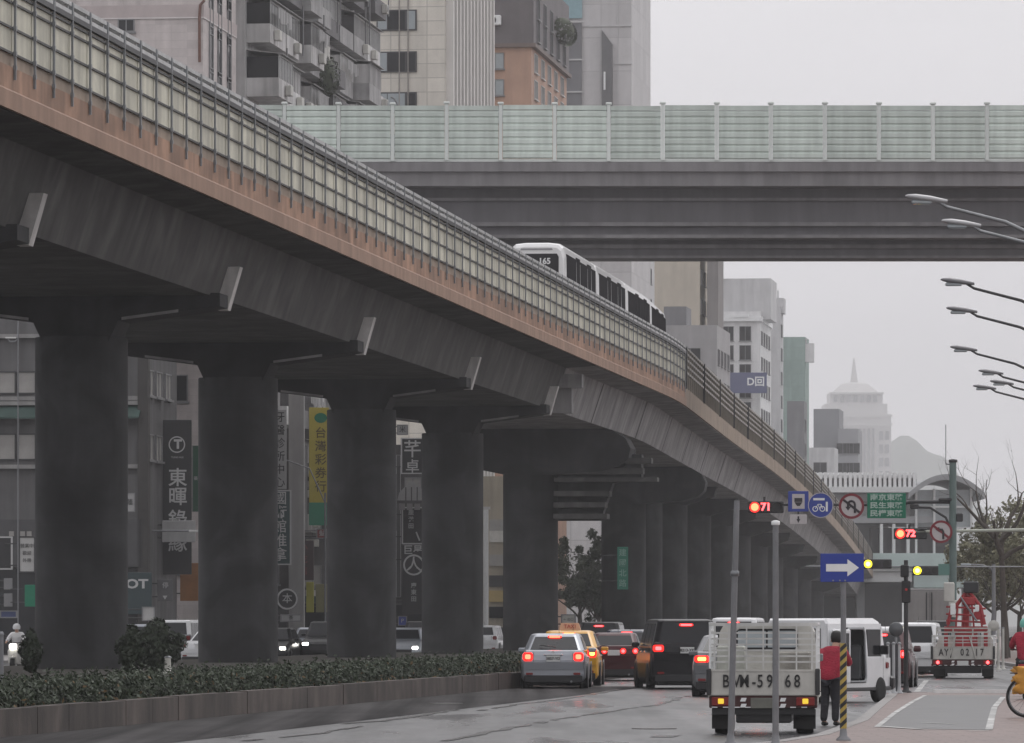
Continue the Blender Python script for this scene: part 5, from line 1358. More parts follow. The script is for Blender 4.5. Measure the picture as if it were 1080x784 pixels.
sgw = mat('sign lettering white', (.40,.52,.46), .5, .05, 3)
for i, s_ in enumerate(('南京東路','民生東路','民權東路')): text(s_, .235, sgw, f, (0,-.028,.28-.28*i), bold=.006, sx=1.25)

# street lamps reaching in from the right
lamp_l = ['street lamp with the nearest and highest pale head against the overpass', 'second street lamp head just below the nearest one', 'street lamp head highest below the overpass', 'street lamp head second below the overpass', 'street lamp head third below the overpass', 'first of the three closely spaced far lamp heads', 'far lamp head lowest of all', 'shortest far lamp head tucked between two others']
for i, (px, py, s_) in enumerate(((955,207,45.1),(993,233,42.5),(992,295,36.3),(998,325,33.3),(1002,366,29.2),(1032,391,26.7),(1026,407,25.1),(1044,402,25.6))):
    Y = F/s_; p = W(px, py, Y); fx = max(p.x+3.9, (1092-540)/s_)
    t = thing('street_lamp', lamp_l[i], 'street lamp', (fx, Y, 0), 0, 'street lamps reaching in from the right'); dx = p.x-fx
    zt = p.z; drop = .30*abs(dx)
    g = MB(); g.tube([(0,0,0),(0,0,zt-drop-.5)], [.11,.075], 10); g.tube([(0,0,zt-drop-.5),(-.15,0,zt-drop-.1),(dx*.4,0,zt-drop*.52),(dx*.75,0,zt-drop*.22),(dx+.75,0,zt-.12)], [.06,.055,.045,.04,.035], 8)
    g.build('shaft', steel_dk if i > 1 else steel_gy, t)
    g = MB(); rings = []
    for (u, hw, hh) in ((.0,.03,.02),(.06,.11,.05),(.25,.16,.085),(.6,.15,.085),(.85,.07,.06),(.98,.045,.045)):
        zc = zt-.13*u; rings.append([(dx+u, hw*math.cos(a), zc+hh*math.sin(a)*(1 if math.sin(a) > 0 else .8)) for a in [2*PI*k/12 for k in range(12)]])
    g.loft(rings, smooth=True); hd_ = g.build('lamp_head', mat('lamp head grey', (.40,.40,.41), .4, .1, 3, metal=.2) if i < 2 else mat('lamp head dark', (.17,.17,.18), .4, .1, 3), t)
    MB().bbox(dx+.14,dx+.62,-.09,.09,zt-.19,zt-.09,.03).build('lamp_glass', glass_sky, hd_)
t = thing('street_lamp', 'short grey lamp post with curved arm in front of the olive trees', 'street lamp', ((1048-540)*250/F, 250, 0))
h = EYE+63*250/F
MB().tube([(0,0,0),(0,0,h)], [.10,.08], 10).build('shaft', pole_gy, t)
MB().tube([(0,0,h-.5),(-.12,0,h-.2),(-.45,0,h-.05),(-1.1,0,h-.02)], .035, 8).build('arm', pole_gy, t)
MB().bbox(-1.45,-1.0,-.1,.1,h-.08,h+.02,.03).build('lamp_head', glass_sky, t)
for i, px in enumerate((1041,1053,1058)):
    t = pole('guard_post', ('pale guard post nearest the crane truck', 'middle pale guard post on the right pavement', 'rightmost pale guard post on the right pavement')[i], 'post', px, 205+i*2, 1.5, .05, base=0, m=white_dirty)
    MB().lathe([(.045,0),(.052,.02),(.03,.06)], 10, Matrix.Translation((0,0,1.5))).build('cap', steel_gy, t)
# white pipe post and lamps in the median and beyond
t = pole('marker_post', 'white pipe post in front of the dark rounded shrub', 'post', 177, 148, EYE-36*148/F, .09, base=.38, m=white_dirty)
MB().lathe([(.1,0),(.1,.02),(.05,.05)], 10, Matrix.Translation((0,0,EYE-36*148/F-.38))).build('cap', steel_gy, t)
t = pole('marker_post', 'grey post at the left frame edge beside the hedge', 'post', 1, 95, EYE-12*95/F, .05, base=.38, m=pole_gy)
MB().bbox(-.09,.09,-.09,.09,-.0,.25,.01).build('foot', steel_gy, t)
MB().lathe([(.05,0),(.055,.02),(.03,.06)], 10, Matrix.Translation((0,0,EYE-12*95/F-.38))).build('cap', steel_gy, t)
# ------------------------------------------------------------------ buildings on the left side of the street
KB = 55.0
def win_mesh(wd, h, fm, gm, div=2, sill=True):
    k = ('win', round(wd,2), round(h,2), fm.name, gm.name, div)
    if k in WH: return WH[k]
    g = MB(); f = .06
    g.box(-wd/2,-wd/2+f,-.10,.0,-h/2,h/2); g.box(wd/2-f,wd/2,-.10,.0,-h/2,h/2); g.box(-wd/2+f,wd/2-f,-.10,.0,h/2-f,h/2); g.box(-wd/2+f,wd/2-f,-.10,.0,-h/2,-h/2+f)
    for i in range(1, div): x = -wd/2+wd*i/div; g.box(x-.03,x+.03,-.08,.0,-h/2+f,h/2-f)
    if sill: g.box(-wd/2-.08,wd/2+.08,-.2,.0,-h/2-.1,-h/2-.001)
    p = MB(); p.box(-wd/2+f,wd/2-f,-.035,-.01,-h/2+f,h/2-f)
    WH[k] = (g.mesh('window', fm), p.mesh('pane', gm)); return WH[k]
def window(par, face, u, z, wd, h, fm, gm, div=2, sill=True):
    a, b = win_mesh(wd, h, fm, gm, div, sill)
    if face == 'cam': o = link('window', a, par, (u, 0, z))
    else: o = link('window', a, par, (0, u, z), (0, 0, PI/2))
    link('pane', b, o); return o
fr_wh = mat('window frame white', (.55,.55,.54), .5, .1, 3); fr_dk = mat('window frame dark', (.05,.05,.052), .5, .1, 3); fr_gy = mat('window frame grey', (.22,.22,.225), .5, .1, 3)
def bld(name, label, Yc, width, length, height, wm, k=KB, cat='building'):
    t = thing(name, label, cat, (RX(Yc,k), Yc, 0), HEAD)
    g = MB(); g.box(-width, 0, 0, length, 0, height); wl = g.build('wall', wm, t)
    return t, wl
def px2(Yc, k, pxc=None):
    s = F/Yc; xc = 540+RX(Yc,k)*s
    return s, (lambda px: (px-xc)/s), (lambda py: EYE+(658-py)/s)
def bbuild(g, name, m, par): return g.build(name, m, par)

# 1 pinkish tower
pink = brick_mat('pinkish grey tile', (.60,.545,.53), (.84,.84,.84), .9, .45, .7, .012, streak=.12)
Yc = 317; t, wl = bld('apartment_block', 'pinkish grey tiled block rising behind the viaduct at the upper left', Yc, 26, 11, 62, pink); s, U, Z = px2(Yc, KB)
g = MB(); g.box(-26.05, .06, -.08, 11.05, Z(18), Z(5)); bbuild(g, 'band', mat('pink band tile', (.47,.41,.40), .7, .1, 1), wl)
g = MB(); g.box(-26.05, .06, -.09, 11.05, Z(19.4), Z(18)-.002); bbuild(g, 'ledge', mat('pale ledge', (.66,.62,.61), .7, .1, 1), wl)
window(wl, 'cam', U(132), Z(26), .95, .72, fr_gy, glass_dk)
window(wl, 'cam', U(107), Z(18.5)-.6, .9, .6, fr_gy, glass_dk)
for y in (2.4, 5.2, 8.4):
    for zz in (Z(48), Z(8), Z(-30), Z(92)): window(wl, 'street', y, zz, 1.1, 2.6, fr_gy, glass_dk, 1, False)
g = MB(); x = U(211); g.tube([(x+.3,-.25,Z(1)),(x+.05,-.25,Z(6)),(x,-.22,Z(20)),(x,-.2,Z(66))], .08, 8); bbuild(g, 'drainpipe', mat('rusty pipe', (.16,.08,.06), .7, .2, 3), wl)
rr = random.Random(8)
for zf in range(1, 6):
    for u in range(4):
        if zf > 1 or u < 3: window(wl, 'cam', -1.7-u*2.6, 2.0+zf*3.2, 1.7, 1.5, fr_gy, glass_sky if rr.random() < .4 else glass_dk)
# 2 old apartments with caged balconies
oldw = mat('old render', (.55,.54,.535), .8, .14, .5, streak=.3)
cage_m = mat('balcony cage sheet', (.34,.335,.335), .6, .2, 1.2, streak=.25); cage_d = mat('dark balcony void', (.05,.05,.052), .8, .2, 1); cage_k = mat('dark sheet cage', (.13,.125,.13), .6, .2, 1.2, streak=.25)
Yc = 331; t, wl = bld('apartment_block', 'old grey apartments with stacked caged balconies and plants', Yc, 18, 50, 60, oldw); s, U, Z = px2(Yc, KB)
window(wl, 'cam', -1.4, Z(40), .8, 1.6, fr_gy, glass_dk, 1)
fl = 3.15; nb = 0
for f in range(1, 17):
    zz = 4.2+f*fl
    vis = Z(115) < zz+1 and zz < Z(-12)*1.22
    for c_ in range(8):
        y0 = .6+c_*6.15; wdt = rr.choice((4.6,5.2,5.7)); dep = rr.choice((.9,1.4,1.9))
        if zz > 16 and not vis: continue
        g = MB(); style = rr.random()
        g.box(0.003, dep, y0, y0+wdt, zz-.14, zz); g.box(dep-.08, dep, y0, y0+wdt, zz+.001, zz+.95); g.box(.003, dep-.081, y0, y0+.08, zz+.001, zz+.95); g.box(.003, dep-.081, y0+wdt-.08, y0+wdt, zz+.001, zz+.95)
        b = bbuild(g, 'balcony', (oldw, cage_m, mat('pale balcony render', (.66,.655,.65), .75, .12, .6, streak=.25), cage_k)[rr.randrange(4)], t)
        if style < .7:
            g = MB(); g.box(.01, dep-.01, y0+.02, y0+wdt-.02, zz+.96, zz+2.2); bbuild(g, 'enclosure', (cage_m, cage_k, oldw)[rr.randrange(3)] if style < .5 else glass_dk, b)
            g = MB(); n = int(wdt/.55)
            for q in range(n+1): g.box(dep-.009, dep+.02, y0+wdt*q/n-.025, y0+wdt*q/n+.025, zz+.96, zz+2.2)
            g.box(dep-.009, dep+.03, y0-.02, y0+wdt+.02, zz+2.201, zz+2.3); n = 3
            bbuild(g, 'mullion', fr_wh if style > .3 else fr_gy, b)
            g = MB(); g.loft([[(0.0,y0-.1,zz+2.62),(dep+.25,y0-.1,zz+2.34),(dep+.25,y0-.1,zz+2.30),(0,y0-.1,zz+2.56)],[(0.0,y0+wdt+.1,zz+2.62),(dep+.25,y0+wdt+.1,zz+2.34),(dep+.25,y0+wdt+.1,zz+2.30),(0,y0+wdt+.1,zz+2.56)]]); bbuild(g, 'awning', cage_m, b)
        else:
            g = MB(); g.box(.004,.02,y0+.3,y0+wdt-.3,zz+.02,zz+2.1); bbuild(g, 'opening', cage_d, b)
            if rr.random() < .7:
                g = MB(); q = y0+rr.uniform(.4,wdt-1.2); g.bbox(dep+.01,dep+.36,q,q+.8,zz+.15,zz+.75,.03); o = bbuild(g, 'air_conditioner', white_dirty, b)
                g = MB(); g.lathe([(.02,0),(.22,0),(.22,.012),(.02,.014)], 14, Matrix.Translation((dep+.361,q+.36,zz+.45)), axis='x'); bbuild(g, 'fan_grille', fr_gy, o)
        nb += 1
        if rr.random() < .45:
            g = MB(); q = y0+rr.uniform(.3,wdt-1.2); g.bbox(dep+.04,dep+.38,q,q+.85,zz+.1,zz+.7,.03); bbuild(g, 'air_conditioner', white_dirty, b)
        if rr.random() < .35:
            g = MB(); x_ = dep+.05; g.tube([(x_,y0+wdt+.2,zz-2.9),(x_,y0+wdt+.2,zz+.1)], .05, 6); bbuild(g, 'drainpipe', fr_gy, b)
        if rr.random() < .35:
            g = MB(); yy = y0+.4
            while yy < y0+wdt-.8: g.box(dep+.42,dep+.45,yy,yy+.45,zz+1.9-rr.uniform(.5,.9),zz+1.9); yy += .6
            g.box(dep+.43,dep+.44,y0+.2,y0+wdt-.2,zz+1.9,zz+1.93); bbuild(g, 'laundry_line', (white_dirty, cage_m, cage_k)[rr.randrange(3)], b)
lfm = MB(); rr2 = random.Random(9)
pc = (U(338)+.6+0, 20, Z(45))
c = Vector((1.2, 24.5, Z(40)))
for i in range(900):
    v = rv(rr2); leaf(lfm, c+Vector((v.x*.7, v.y*2.2, v.z*1.5))*rr2.random()**.4, v, rr2.uniform(.08,.16), rr2)
o = lfm.build('plant', leaf_d, t, fix=False)
g = MB(); pts = []
for q in range(20):
    a = -PI/2+PI*q/19; pts.append((1.6+.7*math.cos(a)*1.0, 49.5, Z(57)+1.0*math.sin(a)*2.0))
g.tube(pts, .06, 6); bbuild(g, 'pipe_loop', fr_gy, t)
# 3 beige tiled tower with vertical fins
beige = brick_mat('beige tile panels', (.74,.70,.625), (.66,.66,.66), 1.35, 1.05, .6, .035, var=.06, streak=.08)
Yc = 420; t, wl = bld('office_tower', 'beige panelled tower with grey vertical fins on its street side', Yc, 13, 26, 66, beige); s, U, Z = px2(Yc, KB)
for pya, pyb in ((10,32),(54,76),(97,119),(141,163)):
    z0, z1 = Z(pyb), Z(pya); uu = U(418)
    f = MB(); f.box(uu-1.5,uu+1.5,-.12,.0,z0,z1); fo = f.build('window', fr_dk, wl)
    for (a, b, m_) in ((-1.4,-.72,glass_sky),(-.66,.62,glass_dk if pya < 90 else glass_sky),(.78,1.38,glass_sky if pya < 50 else glass_dk)):
        MB().box(uu+a,uu+b,-.14,-.121,z0+.1,z1-.1).build('pane', m_, fo)
g = MB(); n = 13
for q in range(n): y = .8+q*(24.5/(n-1)); g.box(.003,.55,y-.32,y+.32,4,66.3)
bbuild(g, 'fin', mat('pale fin', (.68,.66,.63), .6, .08, .5), wl)
g = MB(); g.box(.002,.06,1.2,25,4.2,65); bbuild(g, 'glazing', mat('dark recess', (.05,.05,.055), .5, .1, 1), wl)
g = MB(); g.tube([(-3.4,-.12,Z(160)),(-3.4,-.12,Z(-5))], .05, 6); g.tube([(-2.75,-.12,Z(160)),(-2.75,-.12,Z(-5))], .05, 6); g.tube([(U(375),-.12,Z(160)),(U(375),-.12,Z(-5))], .06, 6); bbuild(g, 'pipe', mat('dull pipe', (.30,.28,.26), .6, .1, 2), wl)
# 4 brown and orange block
brown = mat('dark brown cladding', (.145,.13,.135), .6, .12, .4, streak=.1)
orng = mat('salmon tile', (.48,.305,.225), .65, .1, .4, streak=.12)
Yc = 475; s, U, Z = px2(Yc, KB)
t, wl = bld('apartment_block', 'dark brown block with a salmon lower half and an air conditioner high up', Yc, 12, 27, Z(48), orng)
g = MB(); g.box(-12.2,.2,-.2,27.2,Z(48)+.003,Z(-30)); up = bbuild(g, 'upper_wall', brown, t)
g = MB(); g.box(-12.4,.4,-.4,27.4,Z(50),Z(46)); bbuild(g, 'cornice', mat('brown cornice', (.17,.13,.115), .6, .1, .5), t)
g = MB(); g.bbox(U(516),U(529),-.75,-.21,Z(27),Z(16.5),.05); o = bbuild(g, 'air_conditioner', white_pt, up)
MB().disc((U(520.5),Z(21.8)), .30, -.751, 18, th=.015).build('fan_grille', fr_dk, o)
for py in (64, 92, 120): 
    window(wl, 'cam', U(522), Z(py), 1.5, 1.35, fr_gy, glass_sky)
    for y in (3, 8, 13, 18, 23): window(wl, 'street', y, Z(py), 2.2, 1.6, fr_wh, glass_dk, 2)
for py in (6, 30):
    for y in (3, 8, 13, 18, 23):
        o = window(up, 'street', y, Z(py), 1.8, 1.8, fr_gy, glass_dk, 2); o.location.x = .2
g = MB(); rr3 = random.Random(2)
lf = MB()
for i in range(700):
    v = rv(rr3); leaf(lf, Vector((.6+v.x*.9, 20+v.y*5, Z(8)+v.z*1.1)), v, rr3.uniform(.12,.22), rr3)
lf.build('roof_plant', leaf_d, t, fix=False)
# 5 grey tower
gtile = brick_mat('pale grey panels', (.60,.59,.59), (.78,.78,.78), 3.0, 3.3, .55, .05, var=.05, streak=.06)
Yc = 560; t, wl = bld('office_tower', 'tall pale grey tower with a teal glazed strip left of the open sky', Yc, 17, 20, 82, gtile); s, U, Z = px2(Yc, KB)
x0 = U(597)
g = MB(); g.box(U(592),U(613.5),-.3,-.002,Z(118),Z(24)); dk = bbuild(g, 'window_strip', mat('grey strip', (.17,.17,.18), .5, .12, .5), wl)
g = MB(); g.box(U(592),U(614),-.3,-.002,Z(19),Z(-20)); bbuild(g, 'glazing', glass_teal, wl)
g = MB()
for py in (22, 62, 96): g.box(U(591),U(615),-.45,-.301,Z(py+1.6),Z(py)); 
g.box(U(614),U(667),-.12,-.003,Z(28),Z(26.6)); g.box(U(648),U(667),-.12,-.003,Z(68),Z(66.5)); g.box(U(651),U(652),-.1,-.003,Z(110),Z(-10)); bbuild(g, 'ledge', mat('pale trim', (.52,.52,.52), .6, .06, 1), wl)
g = MB(); g.prism([(U(635),Z(32)),(U(646),Z(47)),(U(646),Z(118)),(U(635),Z(118))], -.5, -.003); bbuild(g, 'recess_panel', mat('dark grey panel', (.15,.15,.155), .6, .1, .6), wl)
g = MB(); g.box(U(637),U(639),-.52,-.501,Z(95),Z(76)); bbuild(g, 'light_strip', white_pt, wl)
for py in (300, 330, 360): pass
# 6.. far side buildings seen beneath the overpass
def simple(label, pxl, pxc, pxr, pytop, Yc, wm, rows, win_px=(), street=True, name='city_building', dep=None, wcol=None, pitch=3.3):
    k = M*Yc-(pxc-540)*Yc/F
    s, U, Z = px2(Yc, k); width = (pxc-pxl)/s; ln = dep or max(6, k*F/(1260-pxr)*1.0-Yc) if pxr > pxc else 14
    t, wl = bld(name, label, Yc, width, ln, Z(pytop), wm, k)
    g = MB(); g.box(-width,0,0,.3,Z(pytop)+.001,Z(pytop)+.9); g.box(-.3,0,.301,ln,Z(pytop)+.001,Z(pytop)+.9); bbuild(g, 'roof_edge', wm, wl)
    nz = 0; z = Z(pytop)-2.4
    while z > 3 and nz < rows:
        for px in win_px: window(wl, 'cam', U(px), z, 2.2, 1.8, fr_gy, wcol or glass_dk, 2)
        if street:
            y = 2.0; c_ = 0
            while y < ln-1 and c_ < 5: window(wl, 'street', y, z, 1.9, 1.7, fr_gy, glass_dk, 2); y += 4.2; c_ += 1
        z -= pitch; nz += 1
    return t, wl, s, U, Z, ln
lg = mat('light grey render', (.58,.58,.585), .75, .1, .3, streak=.12); mg = mat('mid grey render', (.22,.22,.23), .75, .12, .3, streak=.12)
beig2 = mat('plain beige wall', (.55,.50,.42), .75, .08, .3, streak=.08)
simple('light grey slab behind the train and under the overpass', 600, 680, 695, 232, 612, lg, 4, (655,))
t, wl, s, U, Z, ln = simple('plain beige wall block with window strip behind the train', 690, 738, 757, 238, 640, beig2, 14)
g = MB(); g.box(U(745.5),U(757),.5,8,0,Z(238)); bbuild(g, 'side_wing', mat('dull grey brown', (.25,.235,.23), .75, .1, .3, streak=.12), t)
t, wl, s, U, Z, ln = simple('low grey block in front of the beige wall', 640, 756, 775, 352, 600, mat('flat grey render', (.40,.395,.40), .75, .1, .3, streak=.1), 3, (728,))
g = MB(); g.box(U(698),U(722),2,8,Z(352),Z(322)); bbuild(g, 'stair_head', mg, t)
whit = mat('white render', (.72,.72,.72), .7, .08, .3, streak=.12)
t, wl, s, U, Z, ln = simple('white building with grey roof block and corner columns right of the beige wall', 752, 802, 818, 336, 725, whit, 10, (), True)
g = MB(); g.box(U(758),U(812),1.5,12,Z(336)+.005,Z(293)); bbuild(g, 'roof_block', lg, t)
g = MB(); g.box(U(750),U(804),-.5,ln,Z(339),Z(334)-0); g.box(U(774),U(790),-.6,0,Z(335)+.004,Z(332)); bbuild(g, 'cornice', white_pt, wl)
for px, w_ in ((768, 1.4),(786, 1.5)):
    for py in (352, 372, 392, 412, 432): window(wl, 'cam', U(px), Z(py), w_, 1.9, fr_gy, glass_dk, 2)
sb_ = thing('billboard', 'long blue sign board with white marks on the white building', 'billboard', W(787, 404, 719)); 
b = MB().bbox(-2.6,2.6,-.2,.1,-1.3,1.3,.03).build('board', mat('dull blue board', (.11,.12,.21), .5, .08, .5), sb_); MB().box(-2.4,2.4,.101,4.0,-1,1).build('mount', fr_dk, sb_)
text('D回', 1.3, white_pt, b, (1.2, -.22, .1), bold=.03)
t, wl, s, U, Z, ln = simple('slim pale block with roof machinery behind the white building', 806, 823, 828, 330, 790, lg, 12, ())
g = MB(); g.box(U(814),U(826),1,5,Z(330)+.01,Z(314)); g.tube([(U(820),1,Z(314)),(U(820),1,Z(306))], .1, 6); bbuild(g, 'roof_machinery', lg, t)
netm = brick_mat('green scaffold net', (.33,.43,.395), (.85,.85,.85), 1.9, 1.9, .8, .06, var=.06, streak=.1)
t, wl, s, U, Z, ln = simple('building wrapped in green scaffold netting with a pale top corner', 815, 849, 858, 362, 825, netm, 0, (), False)
g = MB(); g.box(U(846),U(858),.3,2,Z(382),Z(362)); bbuild(g, 'pale_corner', whit, t)
g = MB(); 
for px in (820, 830, 840, 850): g.tube([(U(px),.2,Z(362)),(U(px),.2,Z(357))], .1, 6)
g.box(U(818),U(853),.1,.3,Z(358.5),Z(357.5)); bbuild(g, 'scaffold_rail', fr_wh, t)
g = MB(); g.box(U(838),U(849),-.3,-.002,Z(490),Z(458)); bbuild(g, 'blue_sheet', mat('blue sheet', (.12,.22,.42), .6, .1, .4), t)
simple('narrow grey building low beside the green netting', 830, 848, 852, 430, 780, mg, 4, ())
simple('grey flat topped block before the misty tower', 858, 885, 886, 437, 960, mat('slate grey cladding', (.26,.265,.28), .7, .08, .2), 2, (), False, dep=12)
simple('small grey block stepping down right of the flat topped one', 884, 905, 906, 458, 955, mat('blue grey cladding', (.34,.345,.36), .7, .08, .2), 4, (889,900), False, dep=12)
simple('low pale building at the foot of the flat topped block', 853, 880, 881, 478, 930, lg, 2, (865,), False, dep=10)
# misty tower with a spire
Yt = 4400.0; s = F/Yt
tw = thing('skyscraper', 'misty stepped tower with a pyramidal crown and spire', 'tower', ((903-540)/s, Yt, 0), 0)
def Zt(py): return EYE+(658-py)/s
tm = mat('tower stone', (.55,.54,.53), .7, .05, .02); td = mat('tower window band', (.10,.11,.12), .3, .1, .1)
def wd(px): return px/s
g = MB()
for (a, b, pa, pb) in ((-37,37,660,437),(-33,33,437,426),(-28,28,426,414)): g.box(wd(a),wd(b),-wd(a)*0,wd(b-a),Zt(pa),Zt(pb))
wl = g.build('shaft', tm, tw)
g = MB(); g.loft([[(wd(a),wd(40+b),Zt(py)) for a, b in ((-q,-q),(q,-q),(q,q),(-q,q))] for py, q in ((414,25),(404,14),(402,7))]); g.loft([[(wd(a),wd(40+b),Zt(py)) for a, b in ((-q,-q),(q,-q),(q,q),(-q,q))] for py, q in ((402,4),(390,2.4),(376,.5))]); g.build('crown', tm, tw)
g = MB()
for i in range(9): x = -20+i*4.6; g.box(wd(x),wd(x+2.2),-2.2,-.01,Zt(640),Zt(452))
for i in range(6): x = 13+i*0; 
wb = g.build('window_band', td, wl)
g = MB()
for x in (-34,-27,24,30.5):
    for py in range(455, 640, 14): g.box(wd(x),wd(x+4),-2.0,-.01,Zt(py+9),Zt(py))
for i in range(7): x = -24+i*7; g.box(wd(x),wd(x+4),-2.2,-.01,Zt(424),Zt(417))
g.build('window_pattern', td, wl)
g = MB()
for py in (438, 447, 414): g.box(wd(-38),wd(38),-4,-2.3,Zt(py+2),Zt(py)) if py != 414 else g.box(wd(-29),wd(29),-3,-.3,Zt(416),Zt(414))
g.build('cornice', tm, wl)

# ---- street level left: block before the overpass
dkw = mat('dark shop block wall', (.13,.128,.13), .8, .15, .5, streak=.25)
Yc = 283; k = 52.0; s, U, Z = px2(Yc, k)
t, wl = bld('shop_block', 'dark low shop block with banded windows at the far left', Yc, 30, 9, 18.5, dkw, k)
litg = mat('pale curtained window', (.33,.32,.305), .6, .15, .8, streak=.1)
for (pya, pyb) in ((391,415),(457,485)):
    for i in range(12):
        u = U(147)-i*1.02
        if i == 0: continue
        window(wl, 'cam', u-.6, (Z(pya)+Z(pyb))/2, .96, Z(pya)-Z(pyb), fr_dk, litg, 1, False)
g = MB()
for py in (352, 418, 423, 490): g.box(U(-120),U(153),-.35,-.002,Z(py+4.2),Z(py))
bbuild(g, 'ledge', mat('grey ledge', (.27,.265,.26), .7, .12, 1, streak=.2), wl)
g = MB(); g.box(U(147),U(158),-.5,.1,0,18); bbuild(g, 'column', mat('dark column', (.055,.052,.05), .7, .15, 1), wl)
g = MB(); g.loft([[(U(-120),-.002,Z(426)),(U(150),-.002,Z(426)),(U(150),-.002,Z(428)),(U(-120),-.002,Z(428))],[(U(-120),-1.0,Z(440)),(U(150),-1.0,Z(440)),(U(150),-1.0,Z(442)),(U(-120),-1.0,Z(442))]]); bbuild(g, 'awning', mat('dark green awning', (.05,.085,.075), .7, .2, 1.5), wl)
for y in (1.2, 3.6, 6.2):
    for py in (403, 471): window(wl, 'street', y, Z(py), 1.7, 1.3, fr_gy, litg, 2)
g = MB(); g.box(U(-120),U(146),-.12,-.002,.2,Z(600)); bbuild(g, 'shopfront', glass_dk, wl)
g = MB(); g.box(U(-120),U(152),-.5,-.002,Z(598),Z(548)); bbuild(g, 'fascia', mat('dark fascia', (.075,.075,.078), .6, .15, .8), wl)
for px in (12, 24, 31): MB().box(U(px)-.12,U(px)+.12,-.56,-.501,Z(563)-.12,Z(563)+.12).build('fascia_letter', litg, wl)

# ---- signs along the left street front (boards that face the traffic)
def signboard(label, px0, px1, py0, py1, Y, face, frame=None, th=.22, name='shop_sign', kpost=None, arm=.7, halo=None):
    s = F/Y; c = W((px0+px1)/2, (py0+py1)/2, Y); w2 = (px1-px0)/s/2; h2 = (py1-py0)/s/2
    t = thing(name, label, 'sign', c)
    b = MB().bbox(-w2,w2,0,th,-h2,h2,.02).build('board', face, t)
    if frame is not None:
        g = MB(); f = min(.07, w2*.14); g.box(-w2-.02,-w2+f,-.04,-.002,-h2,h2); g.box(w2-f,w2+.02,-.04,-.002,-h2,h2); g.box(-w2+f,w2-f,-.04,-.002,h2-f,h2); g.box(-w2+f,w2-f,-.04,-.002,-h2,-h2+f); g.build('border', frame, b)
    g = MB()
    for z in (-h2*.6, h2*.6):
        g = MB(); g.tube([(-w2-arm,th/2,z),(-w2,th/2,z)], .035, 6); g.build('bracket', steel_dk, t)
    return t, b, w2, h2, s
sw = mat('sign letter white', (.50,.50,.50), .5, .05, 3); sk = mat('sign black sheet', (.022,.022,.024), .45, .1, 2)
t, b, w2, h2, s = signboard('tall black vertical sign with a T emblem and large characters', 172, 202, 443, 606, 288, sk, None)
MB().ring((-.02,h2-1.25), .36, .42, -.005, 28, .012).build('emblem', sw, b)
text('T', .62, sw, b, (.03,-.012,h2-1.25), bold=.03)
text('TUNG HUI', .13, sw, b, (0,-.012,h2-1.9))
for ch, py in (('東',505),('暉',525),('錄',549),('緣',574)): text(ch, .98, sw, b, (.02,-.012,EYE+(658-py)/s-t.location.z), bold=.012)
signboard('pale board across the lower characters of the tall black sign', 171, 206, 549, 572, 286.5, mat('grey white banner', (.36,.36,.36), .6, .1, 2, streak=.2))
signboard('pale narrow banner left of the tall black sign', 166, 171, 443, 497, 288.6, mat('grey white banner', (.36,.36,.36), .6, .1, 2), None, .1)
signboard('small pale lantern board beside the column', 143, 155, 564, 600, 286, mat('lantern white', (.50,.495,.48), .6, .08, 2), fr_dk)
t, b, w2, h2, s = signboard('dark teal shop fascia with white letters OT between first and second pier', 118, 160, 604, 648, 281.5, mat('dark teal fascia', (.03,.05,.055), .5, .1, 1), None)
text('OT', .62, sw, b, (.25,-.012,.45), bold=.02, sx=1.25)
signboard('dull orange shop board at the second pier', 190, 216, 594, 634, 292, mat('dull orange board', (.30,.13,.04), .6, .2, 1.5), None)
t, b, w2, h2, s = signboard('small grey notice board with a downward arrow', 166, 182, 611, 634, 284, mat('dull grey notice', (.12,.12,.125), .6, .1, 2), None)
MB().prism([(-.12,-.28),(.12,-.28),(0,-.48)], -.01, -.001).build('arrow_symbol', sw, b); text('停', .32, sw, b, (.02,-.012,.22))
t, b, w2, h2, s = signboard('white poster board with small rows of text at the far left', 20, 37, 566, 604, 279, mat('poster white', (.45,.45,.44), .6, .08, 2), fr_dk)
for i, q in enumerate(('營業中','歡迎','外帶')): text(q, .22, ink, b, (0,-.045,.42-.36*i))
signboard('dark screen board with a pale edge at the far left', -14, 13, 566, 601, 279.5, sk, sw)
signboard('small green sign at the left foot of the nearest pier', 26, 41, 617, 640, 277, green_sign, None)
signboard('small grey plate above another by the far left shop', 4, 13, 610, 622, 278, mat('dull grey plate', (.2,.2,.205), .6, .1, 2), None)
signboard('small grey plate below another by the far left shop', 4, 13, 626, 640, 278, mat('dull grey plate', (.2,.2,.205), .6, .1, 2), None)
# gap between second and third pier
teal = mat('dark teal sign', (.025,.06,.06), .5, .1, 2)
t, b, w2, h2, s = signboard('dark teal vertical sign with a pale border beside the second pier', 286, 307, 517, 596, 322, teal, sw)
vtext('國術館推拿', .80, sw, b, -.06, -.045, h2-.1, .80)
t, b, w2, h2, s = signboard('white vertical sign with grey writing above the teal one', 288, 302, 432, 516, 323, mat('pale sign sheet', (.36,.36,.36), .6, .08, 2), None)
vtext('牙醫診所中心', .62, ink, b, 0, -.012, h2-.1, .74)
t, b, w2, h2, s = signboard('yellow vertical sign with dark characters and a green foot', 326, 347, 430, 554, 340, mat('sign yellow', (.44,.36,.05), .5, .06, 2), None)
vtext('台灣彩券行', .70, mat('sign brown ink', (.10,.075,.02), .6, .05, 2), b, .1, -.012, h2-1.15, .80, .008)
MB().disc((.1,h2-.62), .38, -.002, 18, r2=.30, th=.012).build('emblem', green_sign, b)
MB().box(-w2-.01,w2+.01,-.014,-.002,-h2-.01,-h2+1.35).build('green_foot', mat('sign green foot', (.03,.22,.13), .5, .06, 2), b)
